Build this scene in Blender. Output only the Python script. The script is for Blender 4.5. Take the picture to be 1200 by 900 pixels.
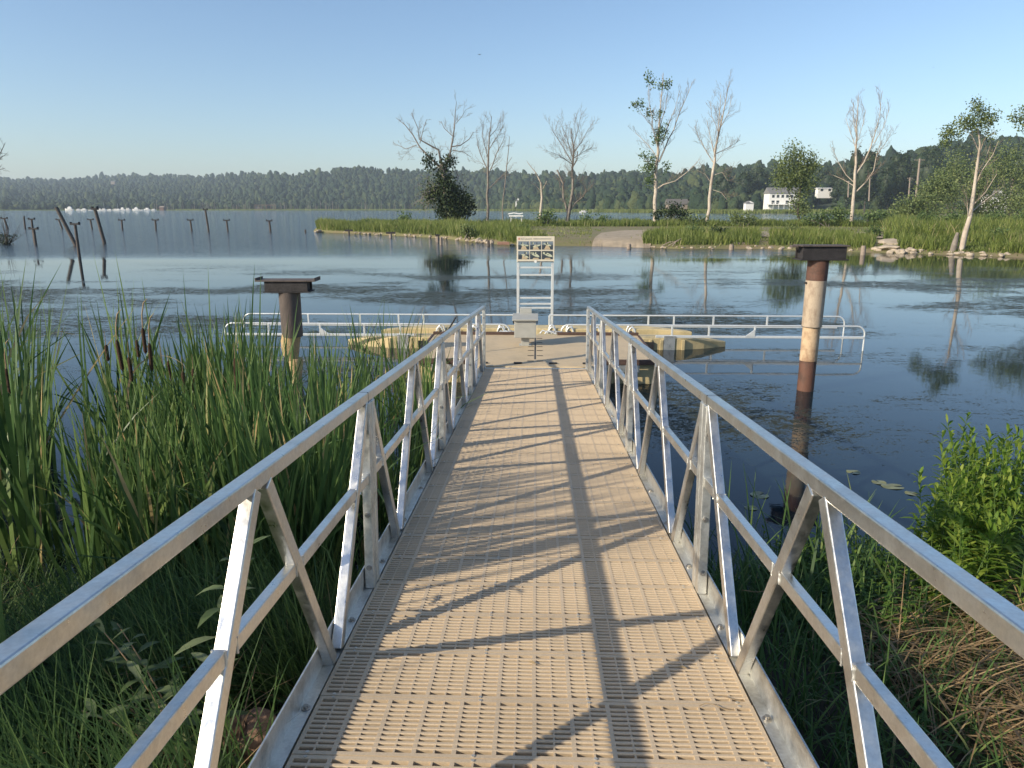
import bpy, math, random
import numpy as np
from mathutils import Vector, Matrix

for o in list(bpy.data.objects): bpy.data.objects.remove(o)
SC = bpy.context.scene
COL = SC.collection
R = math.radians
# ---------------------------------------------------------------- camera
CAM = Vector((0, 0, 2.75)); PITCH = R(13.91); YAW = R(1.908); FPX = 832.0
cd = bpy.data.cameras.new('camera'); cam = bpy.data.objects.new('camera', cd); COL.objects.link(cam)
cam.location = CAM; cam.rotation_euler = (R(90) - PITCH, 0, YAW)
cd.sensor_width = 36; cd.lens = FPX / 1200 * 36; cd.clip_start = .05; cd.clip_end = 9000
SC.camera = cam
SC.render.resolution_x = 1024; SC.render.resolution_y = 768
# ---------------------------------------------------------------- sky and sun
SUN_EL = R(25.5); SHADOW_AZ = R(29.5)                       # shadows run towards (+X, +Y)
sdir = Vector((-math.cos(SHADOW_AZ) * math.cos(SUN_EL), -math.sin(SHADOW_AZ) * math.cos(SUN_EL), math.sin(SUN_EL)))
W = bpy.data.worlds.new('World'); SC.world = W; W.use_nodes = True
nt = W.node_tree; nt.nodes.clear()
wo = nt.nodes.new('ShaderNodeOutputWorld'); bg = nt.nodes.new('ShaderNodeBackground'); sk = nt.nodes.new('ShaderNodeTexSky')
sk.sky_type = 'NISHITA'; sk.sun_disc = False; sk.sun_elevation = SUN_EL
sk.sun_rotation = math.atan2(sdir.x, sdir.y)
sk.air_density = 1.0; sk.dust_density = 1.0; sk.ozone_density = 3.2; sk.altitude = 0
bg.inputs['Strength'].default_value = 0.122
nt.links.new(sk.outputs[0], bg.inputs['Color']); nt.links.new(bg.outputs[0], wo.inputs['Surface'])
sl = bpy.data.lights.new('sun', 'SUN'); sl.energy = 4.2; sl.angle = R(.53); sl.color = (1, .88, .68)
so = bpy.data.objects.new('sun', sl); COL.objects.link(so); so.rotation_euler = sdir.to_track_quat('Z', 'Y').to_euler()
so.location = (0, 0, 50)
SC.view_settings.view_transform = 'Standard'; SC.view_settings.look = 'None'
SC.view_settings.exposure = 0.55; SC.view_settings.gamma = 1

# ---------------------------------------------------------------- helpers
FWD = Vector((-math.sin(YAW), math.cos(YAW), 0)); RGT = Vector((math.cos(YAW), math.sin(YAW), 0))
def ray(px, py):
    x = (px - 600) / FPX; y = -(py - 450) / FPX
    f = FWD * math.cos(PITCH) - Vector((0, 0, math.sin(PITCH)))
    u = FWD * math.sin(PITCH) + Vector((0, 0, math.cos(PITCH)))
    return f + RGT * x + u * y
def on(px, py, z=0.0):                       # point of the plane at height z
    d = ray(px, py); return CAM + d * ((z - CAM.z) / d.z)
def at(px, py, D):                           # point at ground distance D ahead of the camera
    d = ray(px, py); return CAM + d * (D / d.dot(FWD))
def g(px, D, z=0.0):                         # ground point at distance D under image column px (read on the horizon)
    p = at(px, 244, D); return Vector((p.x, p.y, z))

def mesh_np(name, V, F, tint=None, mats=(), smooth=False, parent=None):
    V = np.asarray(V, dtype=np.float32); F = np.asarray(F, dtype=np.int32)
    me = bpy.data.meshes.new(name)
    me.vertices.add(len(V)); me.vertices.foreach_set('co', V.ravel())
    k = F.shape[1]
    me.loops.add(F.size); me.loops.foreach_set('vertex_index', F.ravel())
    me.polygons.add(len(F)); me.polygons.foreach_set('loop_start', np.arange(0, F.size, k, dtype=np.int32))
    if smooth: me.polygons.foreach_set('use_smooth', np.ones(len(F), dtype=bool))
    me.update(calc_edges=True)
    if tint is not None:
        a = me.attributes.new('tint', 'FLOAT', 'POINT'); a.data.foreach_set('value', np.broadcast_to(np.asarray(tint, dtype=np.float32), (len(V),)).copy())
    for m in mats: me.materials.append(m)
    o = bpy.data.objects.new(name, me); COL.objects.link(o); o.parent = parent
    return o

class MB:
    def __init__(s): s.v = []; s.f = []; s.m = []; s.sm = []
    def add(s, vs, fs, mat=0, smooth=False):
        b = len(s.v); s.v += [tuple(v) for v in vs]
        for f in fs: s.f.append([i + b for i in f]); s.m.append(mat); s.sm.append(smooth)
        return s
    def box(s, x0, x1, y0, y1, z0, z1, mat=0):
        vs = [(x0,y0,z0),(x1,y0,z0),(x1,y1,z0),(x0,y1,z0),(x0,y0,z1),(x1,y0,z1),(x1,y1,z1),(x0,y1,z1)]
        return s.add(vs, [(0,3,2,1),(4,5,6,7),(0,1,5,4),(1,2,6,5),(2,3,7,6),(3,0,4,7)], mat)
    def beam(s, p0, p1, w, h, side=(1, 0, 0), mat=0):
        p0, p1 = Vector(p0), Vector(p1); d = (p1 - p0).normalized(); a = Vector(side); a = (a - d * a.dot(d)).normalized(); b = d.cross(a)
        vs = [p + a * (i * w / 2) + b * (j * h / 2) for p in (p0, p1) for i, j in ((-1,-1),(1,-1),(1,1),(-1,1))]
        return s.add(vs, [(0,1,2,3),(7,6,5,4),(0,4,5,1),(1,5,6,2),(2,6,7,3),(3,7,4,0)], mat)
    def tube(s, pts, rs, n=8, mat=0, cap=True):
        pts = [Vector(p) for p in pts]
        if not hasattr(rs, '__len__'): rs = [rs] * len(pts)
        d0 = (pts[1] - pts[0]).normalized(); a = d0.orthogonal().normalized(); vs = []
        for i, p in enumerate(pts):
            d = (pts[min(i + 1, len(pts) - 1)] - pts[max(i - 1, 0)]).normalized()
            a = (a - d * a.dot(d))
            a = a.normalized() if a.length > 1e-6 else d.orthogonal().normalized()
            b = d.cross(a)
            for k in range(n):
                t = 2 * math.pi * k / n; vs.append(p + (a * math.cos(t) + b * math.sin(t)) * rs[i])
        fs = [(i*n+k, i*n+(k+1)%n, (i+1)*n+(k+1)%n, (i+1)*n+k) for i in range(len(pts)-1) for k in range(n)]
        s.add(vs, fs, mat, True)
        if cap:
            s.add(vs[:n], [tuple(range(n))[::-1]], mat); s.add(vs[-n:], [tuple(range(n))], mat)
        return s
    def prism(s, poly, z0, z1, mat=0):
        n = len(poly); vs = [(x, y, z0) for x, y in poly] + [(x, y, z1) for x, y in poly]
        fs = [tuple(range(n))[::-1], tuple(range(n, 2*n))] + [(i, (i+1)%n, n+(i+1)%n, n+i) for i in range(n)]
        return s.add(vs, fs, mat)
    def ico(s, c, r, sq=(1,1,1), sub=1, jit=0.0, rng=random, mat=0):
        V, F = ICO[sub]; vs = []
        for v in V:
            k = 1 + rng.uniform(-jit, jit); vs.append((c[0]+v[0]*r*sq[0]*k, c[1]+v[1]*r*sq[1]*k, c[2]+v[2]*r*sq[2]*k))
        return s.add(vs, F, mat, True)
    def mesh(s, name, mats):
        me = bpy.data.meshes.new(name); me.from_pydata(s.v, [], s.f); me.update()
        me.polygons.foreach_set('material_index', s.m); me.polygons.foreach_set('use_smooth', s.sm)
        for m in (mats if isinstance(mats, (list, tuple)) else [mats]): me.materials.append(m)
        return me
    def build(s, name, mats, parent=None, bevel=0.0):
        o = bpy.data.objects.new(name, s.mesh(name, mats)); COL.objects.link(o); o.parent = parent
        if bevel:
            b = o.modifiers.new('bevel', 'BEVEL'); b.width = bevel; b.segments = 2; b.limit_method = 'ANGLE'; b.angle_limit = R(40)
        return o
def ico_data(sub):
    import bmesh
    bm = bmesh.new(); bmesh.ops.create_icosphere(bm, subdivisions=sub, radius=1)
    V = [tuple(v.co) for v in bm.verts]; F = [tuple(v.index for v in f.verts) for f in bm.faces]; bm.free(); return V, F
ICO = {1: ico_data(1), 2: ico_data(2), 3: ico_data(3)}

def tag(o, label=None, cat=None, group=None, kind=None):
    if label: o['label'] = label
    if cat: o['category'] = cat
    if group: o['group'] = group
    if kind: o['kind'] = kind
    return o
def thing(name, label, cat, loc=(0, 0, 0), rotz=0, group=None):
    o = bpy.data.objects.new(name, None); COL.objects.link(o); o.location = loc; o.rotation_euler = (0, 0, rotz)
    o.empty_display_size = .1
    return tag(o, label, cat, group)
def copy_tree(o, parent=None):
    c = o.copy(); COL.objects.link(c); c.parent = parent
    for ch in list(o.children): copy_tree(ch, c)
    return c
def link_copy(o, parent=None, loc=None, rot=None, name=None):
    c = o.copy(); COL.objects.link(c); c.parent = parent or o.parent
    if loc is not None: c.location = loc
    if rot is not None: c.rotation_euler = rot
    return c

# ---------------------------------------------------------------- materials
def mat(name, col, rough=.6, metal=0.0, var=.25, scale=8, bump=0.0, bscale=None, col2=None, stretch=(1,1,1), spec=None, coords='Object', detail=6):
    m = bpy.data.materials.new(name); m.use_nodes = True; n = m.node_tree.nodes; l = m.node_tree.links
    p = n['Principled BSDF']; tc = n.new('ShaderNodeTexCoord'); mp = n.new('ShaderNodeMapping'); mp.inputs['Scale'].default_value = stretch
    l.new(tc.outputs[coords], mp.inputs[0])
    no = n.new('ShaderNodeTexNoise'); no.inputs['Scale'].default_value = scale; no.inputs['Detail'].default_value = detail; no.inputs['Roughness'].default_value = .65
    l.new(mp.outputs[0], no.inputs[0])
    r = n.new('ShaderNodeValToRGB'); c2 = col2 or tuple(c * (1 - var) for c in col); c1 = col if col2 else tuple(min(1, c * (1 + var)) for c in col)
    r.color_ramp.elements[0].position = .32; r.color_ramp.elements[1].position = .68
    r.color_ramp.elements[0].color = (*c2, 1); r.color_ramp.elements[1].color = (*c1, 1)
    l.new(no.outputs[0], r.inputs[0]); l.new(r.outputs[0], p.inputs['Base Color'])
    p.inputs['Roughness'].default_value = rough; p.inputs['Metallic'].default_value = metal
    if spec is not None: p.inputs['Specular IOR Level'].default_value = spec
    if bump:
        n2 = n.new('ShaderNodeTexNoise'); n2.inputs['Scale'].default_value = bscale or scale * 4; n2.inputs['Detail'].default_value = 6
        l.new(mp.outputs[0], n2.inputs[0]); b = n.new('ShaderNodeBump'); b.inputs['Strength'].default_value = bump; b.inputs['Distance'].default_value = .02
        l.new(n2.outputs[0], b.inputs['Height']); l.new(b.outputs[0], p.inputs['Normal'])
    return m
def leafmat(name, stops, rough=.55, trans=.35, noise=0.0, nscale=.2, bump=0.0, bscale=1.0):
    """foliage coloured by the per-leaf attribute 'tint'"""
    m = bpy.data.materials.new(name); m.use_nodes = True; n = m.node_tree.nodes; l = m.node_tree.links
    p = n['Principled BSDF']; a = n.new('ShaderNodeAttribute'); a.attribute_name = 'tint'; r = n.new('ShaderNodeValToRGB')
    els = r.color_ramp.elements
    while len(els) < len(stops): els.new(.5)
    for e, (pos, c) in zip(els, stops): e.position = pos; e.color = (*c, 1)
    src = a.outputs['Fac']
    if noise or bump: geo = n.new('ShaderNodeNewGeometry')
    if noise:
        no = n.new('ShaderNodeTexNoise'); no.inputs['Scale'].default_value = nscale; no.inputs['Detail'].default_value = 5
        l.new(geo.outputs['Position'], no.inputs[0])
        m1 = n.new('ShaderNodeMath'); m1.operation = 'MULTIPLY_ADD'; l.new(no.outputs[0], m1.inputs[0]); m1.inputs[1].default_value = noise * 2; m1.inputs[2].default_value = -noise
        m2 = n.new('ShaderNodeMath'); m2.operation = 'ADD'; l.new(src, m2.inputs[0]); l.new(m1.outputs[0], m2.inputs[1]); src = m2.outputs[0]
    l.new(src, r.inputs[0]); l.new(r.outputs[0], p.inputs['Base Color']); p.inputs['Roughness'].default_value = rough
    p.inputs['Specular IOR Level'].default_value = .3
    if bump:
        nb = n.new('ShaderNodeTexNoise'); nb.inputs['Scale'].default_value = bscale; nb.inputs['Detail'].default_value = 4; l.new(geo.outputs['Position'], nb.inputs[0])
        b = n.new('ShaderNodeBump'); b.inputs['Strength'].default_value = bump; b.inputs['Distance'].default_value = 2.0; l.new(nb.outputs[0], b.inputs['Height']); l.new(b.outputs[0], p.inputs['Normal'])
    if trans:
        t = n.new('ShaderNodeBsdfTranslucent'); mx = n.new('ShaderNodeMixShader'); mx.inputs[0].default_value = trans
        l.new(r.outputs[0], t.inputs[0]); l.new(p.outputs[0], mx.inputs[1]); l.new(t.outputs[0], mx.inputs[2])
        l.new(mx.outputs[0], n['Material Output'].inputs['Surface'])
    return m
M = {}
def worn(name, col, dirt, metal, r0, r1, blotch=1.3, grain=60, amount=.5, rand=.05, streak=(1, 1, 1), bump=.04):
    """surface with world-space stains, uneven gloss and small piece-to-piece differences"""
    m = bpy.data.materials.new(name); m.use_nodes = True; n = m.node_tree.nodes; l = m.node_tree.links; p = n['Principled BSDF']
    geo = n.new('ShaderNodeNewGeometry'); oi = n.new('ShaderNodeObjectInfo')
    def no(scale, det=5, ro=.6, st=(1, 1, 1)):
        mp = n.new('ShaderNodeMapping'); mp.inputs['Scale'].default_value = st; l.new(geo.outputs['Position'], mp.inputs[0])
        q = n.new('ShaderNodeTexNoise'); q.inputs['Scale'].default_value = scale; q.inputs['Detail'].default_value = det; q.inputs['Roughness'].default_value = ro; l.new(mp.outputs[0], q.inputs[0]); return q.outputs[0]
    def rng_(v, a, b, c, d):
        q = n.new('ShaderNodeMapRange'); l.new(v, q.inputs[0])
        for i, x in enumerate((a, b, c, d)): q.inputs[i + 1].default_value = x
        return q.outputs[0]
    def mulc(c, v):
        q = n.new('ShaderNodeMix'); q.data_type = 'RGBA'; q.blend_type = 'MULTIPLY'; q.inputs['Factor'].default_value = 1; l.new(c, q.inputs['A']); l.new(v, q.inputs['B']); return q.outputs['Result']
    mx = n.new('ShaderNodeMix'); mx.data_type = 'RGBA'; mx.inputs['A'].default_value = (*col, 1); mx.inputs['B'].default_value = (*dirt, 1)
    st = no(blotch, 7, .68, streak); l.new(rng_(st, .48, .72, 0, amount), mx.inputs['Factor'])
    c = mulc(mx.outputs['Result'], rng_(no(grain, 4), .3, .7, .9, 1.08)); c = mulc(c, rng_(oi.outputs['Random'], 0, 1, 1 - rand, 1 + rand)); l.new(c, p.inputs['Base Color'])
    l.new(rng_(no(blotch * 3.1, 6, .7, streak), .3, .7, r0, r1), p.inputs['Roughness']); p.inputs['Metallic'].default_value = metal
    b = n.new('ShaderNodeBump'); b.inputs['Strength'].default_value = bump; b.inputs['Distance'].default_value = .01; l.new(no(grain, 4), b.inputs['Height']); l.new(b.outputs[0], p.inputs['Normal'])
    return m
M['alu'] = worn('aluminium', (.76, .75, .72), (.50, .49, .46), 1, .24, .50, blotch=5, grain=90, amount=.75, rand=.04)
M['alu2'] = worn('weathered_aluminium', (.68, .675, .64), (.36, .34, .29), .92, .36, .62, blotch=7, grain=80, amount=.85, rand=.05)
M['bolt'] = mat('bolt_steel', (.42, .40, .37), rough=.45, metal=1, scale=40)
M['deck'] = worn('tan_deck_plastic', (.54, .422, .288), (.33, .26, .18), 0, .5, .72, blotch=1.6, grain=160, amount=.55, rand=.05, bump=.05)
M['dock'] = worn('tan_dock_plastic', (.52, .41, .265), (.30, .25, .17), 0, .55, .75, blotch=1.8, grain=90, amount=.6, rand=.04, bump=.2)
M['float'] = worn('yellow_float_plastic', (.52, .42, .23), (.22, .19, .11), 0, .5, .7, blotch=2.6, grain=50, amount=.85, rand=.04, streak=(1, 1, .4), bump=.1)
M['bumper'] = mat('brown_bumper', (.075, .045, .035), rough=.7, var=.25)
M['pipe'] = mat('white_rail', (.70, .72, .72), rough=.35, metal=.35, var=.06)
M['grey'] = mat('grey_box_paint', (.36, .36, .33), rough=.5, var=.08, bump=.05)
M['dark'] = mat('dark_rubber', (.02, .02, .022), rough=.6)
M['rust'] = mat('rusted_cap_steel', (.026, .023, .024), rough=.75, var=.4, scale=12, bump=.4)
M['brown_steel'] = worn('brown_pile_steel', (.13, .062, .042), (.04, .028, .022), 0, .5, .85, blotch=6, grain=70, amount=1.0, bump=.5)
M['pale_sleeve'] = worn('pale_pile_sleeve', (.45, .36, .265), (.17, .10, .065), 0, .6, .9, blotch=5, grain=60, amount=1.0, streak=(1, 1, .45), bump=.4)
M['stain_sleeve'] = worn('stained_pile_sleeve', (.52, .38, .24), (.19, .085, .045), 0, .65, .9, blotch=4.5, grain=60, amount=1.0, streak=(1, 1, .8), bump=.5)
M['dark_pile'] = worn('grey_brown_pile', (.10, .078, .068), (.035, .03, .028), 0, .6, .9, blotch=6, grain=60, amount=1.0, streak=(1, 1, .4), bump=.6)
M['wood_split'] = mat('split_pale_wood', (.58, .44, .24), rough=.85, scale=10, col2=(.36, .24, .12), bump=.9, bscale=30, stretch=(6, 6, .6))
M['old_pile'] = mat('old_timber', (.09, .075, .065), rough=.9, var=.35, scale=8, bump=.5)
M['rock'] = mat('pale_stone', (.36, .30, .23), rough=.9, var=.3, scale=3, bump=.6, bscale=12)
M['redrock'] = mat('reddish_stone', (.20, .125, .085), rough=.9, var=.35, scale=7, bump=.7, bscale=25)
M['bark_dead'] = mat('grey_dead_bark', (.20, .175, .15), rough=.95, var=.35, scale=3)
M['bark_white'] = mat('bleached_bark', (.55, .49, .41), rough=.9, scale=1.2, col2=(.30, .24, .19))
M['twig'] = mat('brown_twig', (.20, .155, .12), rough=.95, var=.25, scale=3)
M['bark_dark'] = mat('dark_bark', (.075, .06, .05), rough=.95, var=.3)
M['sand'] = mat('pale_sand', (.40, .32, .23), rough=.95, scale=1.2, col2=(.27, .22, .15), bump=.5, bscale=4)
M['soil'] = mat('bank_soil', (.055, .045, .03), rough=.95, var=.4, scale=3, bump=.8, bscale=10)
M['white'] = mat('white_paint', (.78, .77, .74), rough=.5, var=.05)
M['roof'] = mat('grey_roof', (.17, .165, .16), rough=.8, var=.2)
M['brownroof'] = mat('brown_roof', (.115, .105, .095), rough=.85, var=.25)
M['glass'] = mat('window_glass', (.03, .04, .05), rough=.08, var=.1)
M['brown_wood'] = mat('brown_boards', (.15, .085, .06), rough=.8, var=.2)
M['pole'] = mat('weathered_pole_wood', (.26, .21, .17), rough=.9, var=.2)
M['cattail'] = mat('cattail_velvet', (.055, .028, .014), rough=.95, var=.3, scale=60, bump=.5, bscale=300)
M['straw'] = leafmat('dry_straw', [(0, (.14, .09, .045)), (.5, (.30, .20, .10)), (1, (.46, .34, .19))], trans=.25)
M['reed'] = leafmat('reed_leaf', [(0, (0.034, 0.073, 0.024)), (.4, (0.079, 0.152, 0.046)), (.75, (0.171, 0.250, 0.073)), (.9, (0.268, 0.317, 0.110)), (1, (0.464, 0.354, 0.171))], trans=0.4, rough=.42)
M['grass'] = leafmat('bank_grass', [(0, (0.034, 0.074, 0.022)), (.5, (0.081, 0.155, 0.041)), (.85, (0.162, 0.243, 0.068)), (1, (0.378, 0.297, 0.149))], trans=0.42)
M['spitgrass'] = leafmat('spit_grass', [(0, (.075, .105, .028)), (.45, (.16, .21, .045)), (.8, (.25, .28, .08)), (1, (.36, .31, .16))], trans=.35)
M['leaf'] = leafmat('green_leaf', [(0, (0.037, 0.094, 0.019)), (.5, (0.088, 0.175, 0.031)), (1, (0.200, 0.288, 0.050))], trans=0.45)
M['gold'] = leafmat('bright_weed_leaf', [(0, (0.060, 0.132, 0.018)), (.5, (0.156, 0.264, 0.036)), (1, (0.336, 0.408, 0.072))], trans=0.5)
M['treeleaf'] = leafmat('tree_leaf', [(0, (0.050, 0.094, 0.033)), (.5, (0.106, 0.163, 0.056)), (1, (0.200, 0.263, 0.100))], trans=0.38)
M['willow'] = leafmat('grey_green_leaf', [(0, (0.086, 0.116, 0.045)), (.5, (0.143, 0.193, 0.070)), (1, (0.243, 0.277, 0.108))], trans=0.36)
M['vine'] = leafmat('dark_vine_leaf', [(0, (.014, .028, .01)), (.5, (.028, .05, .018)), (1, (.06, .085, .03))], trans=.2)
M['forest'] = leafmat('far_forest_leaf', [(0, (.012, .026, .014)), (.5, (.022, .043, .018)), (1, (.082, .098, .036))], trans=0, rough=.9, noise=.30, nscale=.22, bump=.9, bscale=.55)
# ================================================================ WATER
def water_material():
    m = bpy.data.materials.new('lake_water'); m.use_nodes = True; n = m.node_tree.nodes; l = m.node_tree.links
    p = n['Principled BSDF']; geo = n.new('ShaderNodeNewGeometry'); sx = n.new('ShaderNodeSeparateXYZ'); l.new(geo.outputs['Position'], sx.inputs[0])
    def mth(op, a, b=None, c=None, clamp=False):
        q = n.new('ShaderNodeMath'); q.operation = op; q.use_clamp = clamp
        for i, v in enumerate((a, b, c)):
            if v is None: continue
            if isinstance(v, (int, float)): q.inputs[i].default_value = v
            else: l.new(v, q.inputs[i])
        return q.outputs[0]
    def noise(scale, detail=3, rough=.5, st=(1, 1, 1)):
        mp = n.new('ShaderNodeMapping'); mp.inputs['Scale'].default_value = st; l.new(geo.outputs['Position'], mp.inputs[0])
        q = n.new('ShaderNodeTexNoise'); q.inputs['Scale'].default_value = scale; q.inputs['Detail'].default_value = detail; q.inputs['Roughness'].default_value = rough
        l.new(mp.outputs[0], q.inputs[0]); return q.outputs[0]
    def smooth(v, a, b):
        q = n.new('ShaderNodeMapRange'); q.interpolation_type = 'SMOOTHSTEP'; l.new(v, q.inputs[0]); q.inputs[1].default_value = a; q.inputs[2].default_value = b; return q.outputs[0]
    Y = sx.outputs['Y']; X = sx.outputs['X']
    # wind-roughened open lake: beyond about 45 m on the left, with long lazy bands
    big = noise(.03, 3, .5, (.35, 1, 1))
    edge = mth('ADD', Y, mth('MULTIPLY', X, -.35)); edge = mth('ADD', edge, mth('MULTIPLY', mth('SUBTRACT', big, .5), 90))
    windy = smooth(edge, 38, 62)
    near_wind = smooth(noise(.11, 2, .5, (.3, 1, 1)), .52, .66)
    rip = noise(2.6, 4, .6, (.7, 1, 1)); fine = noise(1.1, 2, .5, (.55, 1, 1)); small = noise(9, 3, .6)
    hgt = mth('MULTIPLY', mth('ADD', mth('MULTIPLY', rip, .6), mth('MULTIPLY', fine, .7)), mth('ADD', mth('MULTIPLY', windy, .16), mth('ADD', mth('MULTIPLY', near_wind, .0022), .0012)))
    hgt = mth('ADD', hgt, mth('MULTIPLY', small, .00025))
    # floating weed: specks gathered in drifts
    drift = noise(.16, 5, .62, (.5, 1, 1)); speck = noise(7.0, 6, .78, (.55, 1, 1)); speck2 = noise(30, 3, .75, (.7, 1, 1))
    nearm = smooth(Y, 5.5, 9.5); farm = smooth(mth('MULTIPLY', Y, -1), -46, -26)
    dm = smooth(drift, .36, .58)
    dm = mth('MULTIPLY', dm, mth('MULTIPLY', nearm, farm), clamp=True)
    th = mth('SUBTRACT', .66, mth('MULTIPLY', dm, .205))
    weed = smooth(mth('SUBTRACT', mth('ADD', mth('MULTIPLY', speck, .5), mth('MULTIPLY', speck2, .5)), th), 0.0, .05)
    weed = mth('MULTIPLY', weed, smooth(dm, .02, .2), clamp=True)
    b = n.new('ShaderNodeBump'); b.inputs['Strength'].default_value = 1; b.inputs['Distance'].default_value = 1.0
    l.new(mth('ADD', hgt, mth('MULTIPLY', weed, .0007)), b.inputs['Height']); l.new(b.outputs[0], p.inputs['Normal'])
    mx = n.new('ShaderNodeMix'); mx.data_type = 'RGBA'; l.new(weed, mx.inputs['Factor'])
    mx.inputs['A'].default_value = (.008, .016, .021, 1); mx.inputs['B'].default_value = (.040, .043, .028, 1)
    l.new(mx.outputs['Result'], p.inputs['Base Color'])
    l.new(mth('ADD', mth('MULTIPLY', weed, .6), .035), p.inputs['Roughness'])
    p.inputs['IOR'].default_value = 1.333; l.new(mth('SUBTRACT', .5, mth('MULTIPLY', weed, .38)), p.inputs['Specular IOR Level'])
    return m
M['water'] = water_material()
tag(MB().add([(-7000,-300,0),(7000,-300,0),(7000,7500,0),(-7000,7500,0)], [(0,1,2,3)]).build('lake_water', M['water']), kind='structure')
tag(MB().add([(-7000,-300,-3),(7000,-300,-3),(7000,7500,-3),(-7000,7500,-3)], [(0,1,2,3)]).build('lake_bed', M['soil']), kind='structure')

rng = random.Random(7); nr = np.random.default_rng(7)
def interp(x, xs, ys): return float(np.interp(x, xs, ys))

# ================================================================ NEAR BANK
def shoreY(x): return 4.3 + .35 * math.sin(x * .9 + 1) + (.35 if x > 0 else -.2) + .12 * math.sin(3.1 * x) - .05 * max(0, abs(x) - 5)
def bankz(x, y):
    d = shoreY(x) - y
    z = d * .22 if d < 0 else .55 * (1 - math.exp(-d / 1.6)) + .04 * d
    return max(-1.5, z + .03 * math.sin(2.3 * x + 1.7 * y) + .02 * math.sin(5 * x - 3 * y))
NX, NY = 150, 60
xs = np.linspace(-30, 30, NX); ys = np.linspace(-30, 9, NY)
V = [(x, y, bankz(x, y)) for y in ys for x in xs]
F = [(j*NX+i, j*NX+i+1, (j+1)*NX+i+1, (j+1)*NX+i) for j in range(NY-1) for i in range(NX-1)]
tag(mesh_np('near_bank', V, F, mats=[M['soil']], smooth=True), kind='structure')

# ================================================================ blades (numpy)
def blades(name, base, h, w, lean, curve, az, segs=5, tint=None, mat=None, parent=None, face=None, power=2.2):
    """curved tapering leaves; base (N,3), every other argument (N,)"""
    base = np.asarray(base); N = len(base); t = np.linspace(0, 1, segs + 1)[None, :]
    h = np.asarray(h)[:, None]; lean = np.asarray(lean)[:, None]; curve = np.asarray(curve)[:, None]
    ang = lean + curve * t ** 1.6                       # angle from the vertical along the leaf
    ds = 1.0 / segs
    sx = np.concatenate([np.zeros((N, 1)), np.cumsum(np.sin((ang[:, 1:] + ang[:, :-1]) / 2) * ds, axis=1)], axis=1) * h
    sz = np.concatenate([np.zeros((N, 1)), np.cumsum(np.cos((ang[:, 1:] + ang[:, :-1]) / 2) * ds, axis=1)], axis=1) * h
    az = np.asarray(az)[:, None]
    cx = base[:, 0:1] + sx * np.cos(az); cy = base[:, 1:2] + sx * np.sin(az); cz = base[:, 2:3] + sz
    fa = (az[:, 0] + math.pi / 2 if face is None else np.asarray(face))[:, None]
    wd = np.asarray(w)[:, None] * (1 - t ** power) * .5 + .0004
    L = np.stack([cx - wd * np.cos(fa), cy - wd * np.sin(fa), cz], axis=2); Rr = np.stack([cx + wd * np.cos(fa), cy + wd * np.sin(fa), cz], axis=2)
    V = np.stack([L, Rr], axis=2).reshape(-1, 3)
    k = np.arange(segs)[None, :] * 2 + np.arange(N)[:, None] * (segs + 1) * 2
    F = np.stack([k, k + 1, k + 3, k + 2], axis=2).reshape(-1, 4)
    tn = np.repeat(np.asarray(tint), (segs + 1) * 2)
    return mesh_np(name, V, F, tn, [mat], True, parent)
def leafquads(name, C, size, tint, mat, parent=None, aspect=.5, up=.0, rg=None):
    """small diamond leaves with random directions at centres C"""
    rg = rg or nr; C = np.asarray(C); N = len(C); d = rg.normal(size=(N, 3)); d[:, 2] += up; d /= np.linalg.norm(d, axis=1)[:, None]
    e = rg.normal(size=(N, 3)); e -= d * (e * d).sum(1)[:, None]; e /= np.linalg.norm(e, axis=1)[:, None]
    s = np.asarray(size)[:, None]; a = d * s * .5; b = e * s * .5 * aspect
    V = np.stack([C - a, C + b - a * .1, C + a, C - b - a * .1], axis=1).reshape(-1, 3)
    F = np.arange(4 * N).reshape(N, 4)
    return mesh_np(name, V, F, np.repeat(np.asarray(tint), 4), [mat], False, parent)

# ================================================================ GANGWAY
PHI = R(4.63); nvec = Vector((0, math.sin(PHI), math.cos(PHI)))
gw = thing('gangway', 'long sloping aluminium gangway with truss sides and tan slotted deck', 'gangway', CAM - nvec * 1.497 + Vector((.006, 0, 0)))
gw.rotation_euler = (-PHI, 0, 0)
S0, S1 = -1.35, 10.72
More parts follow.
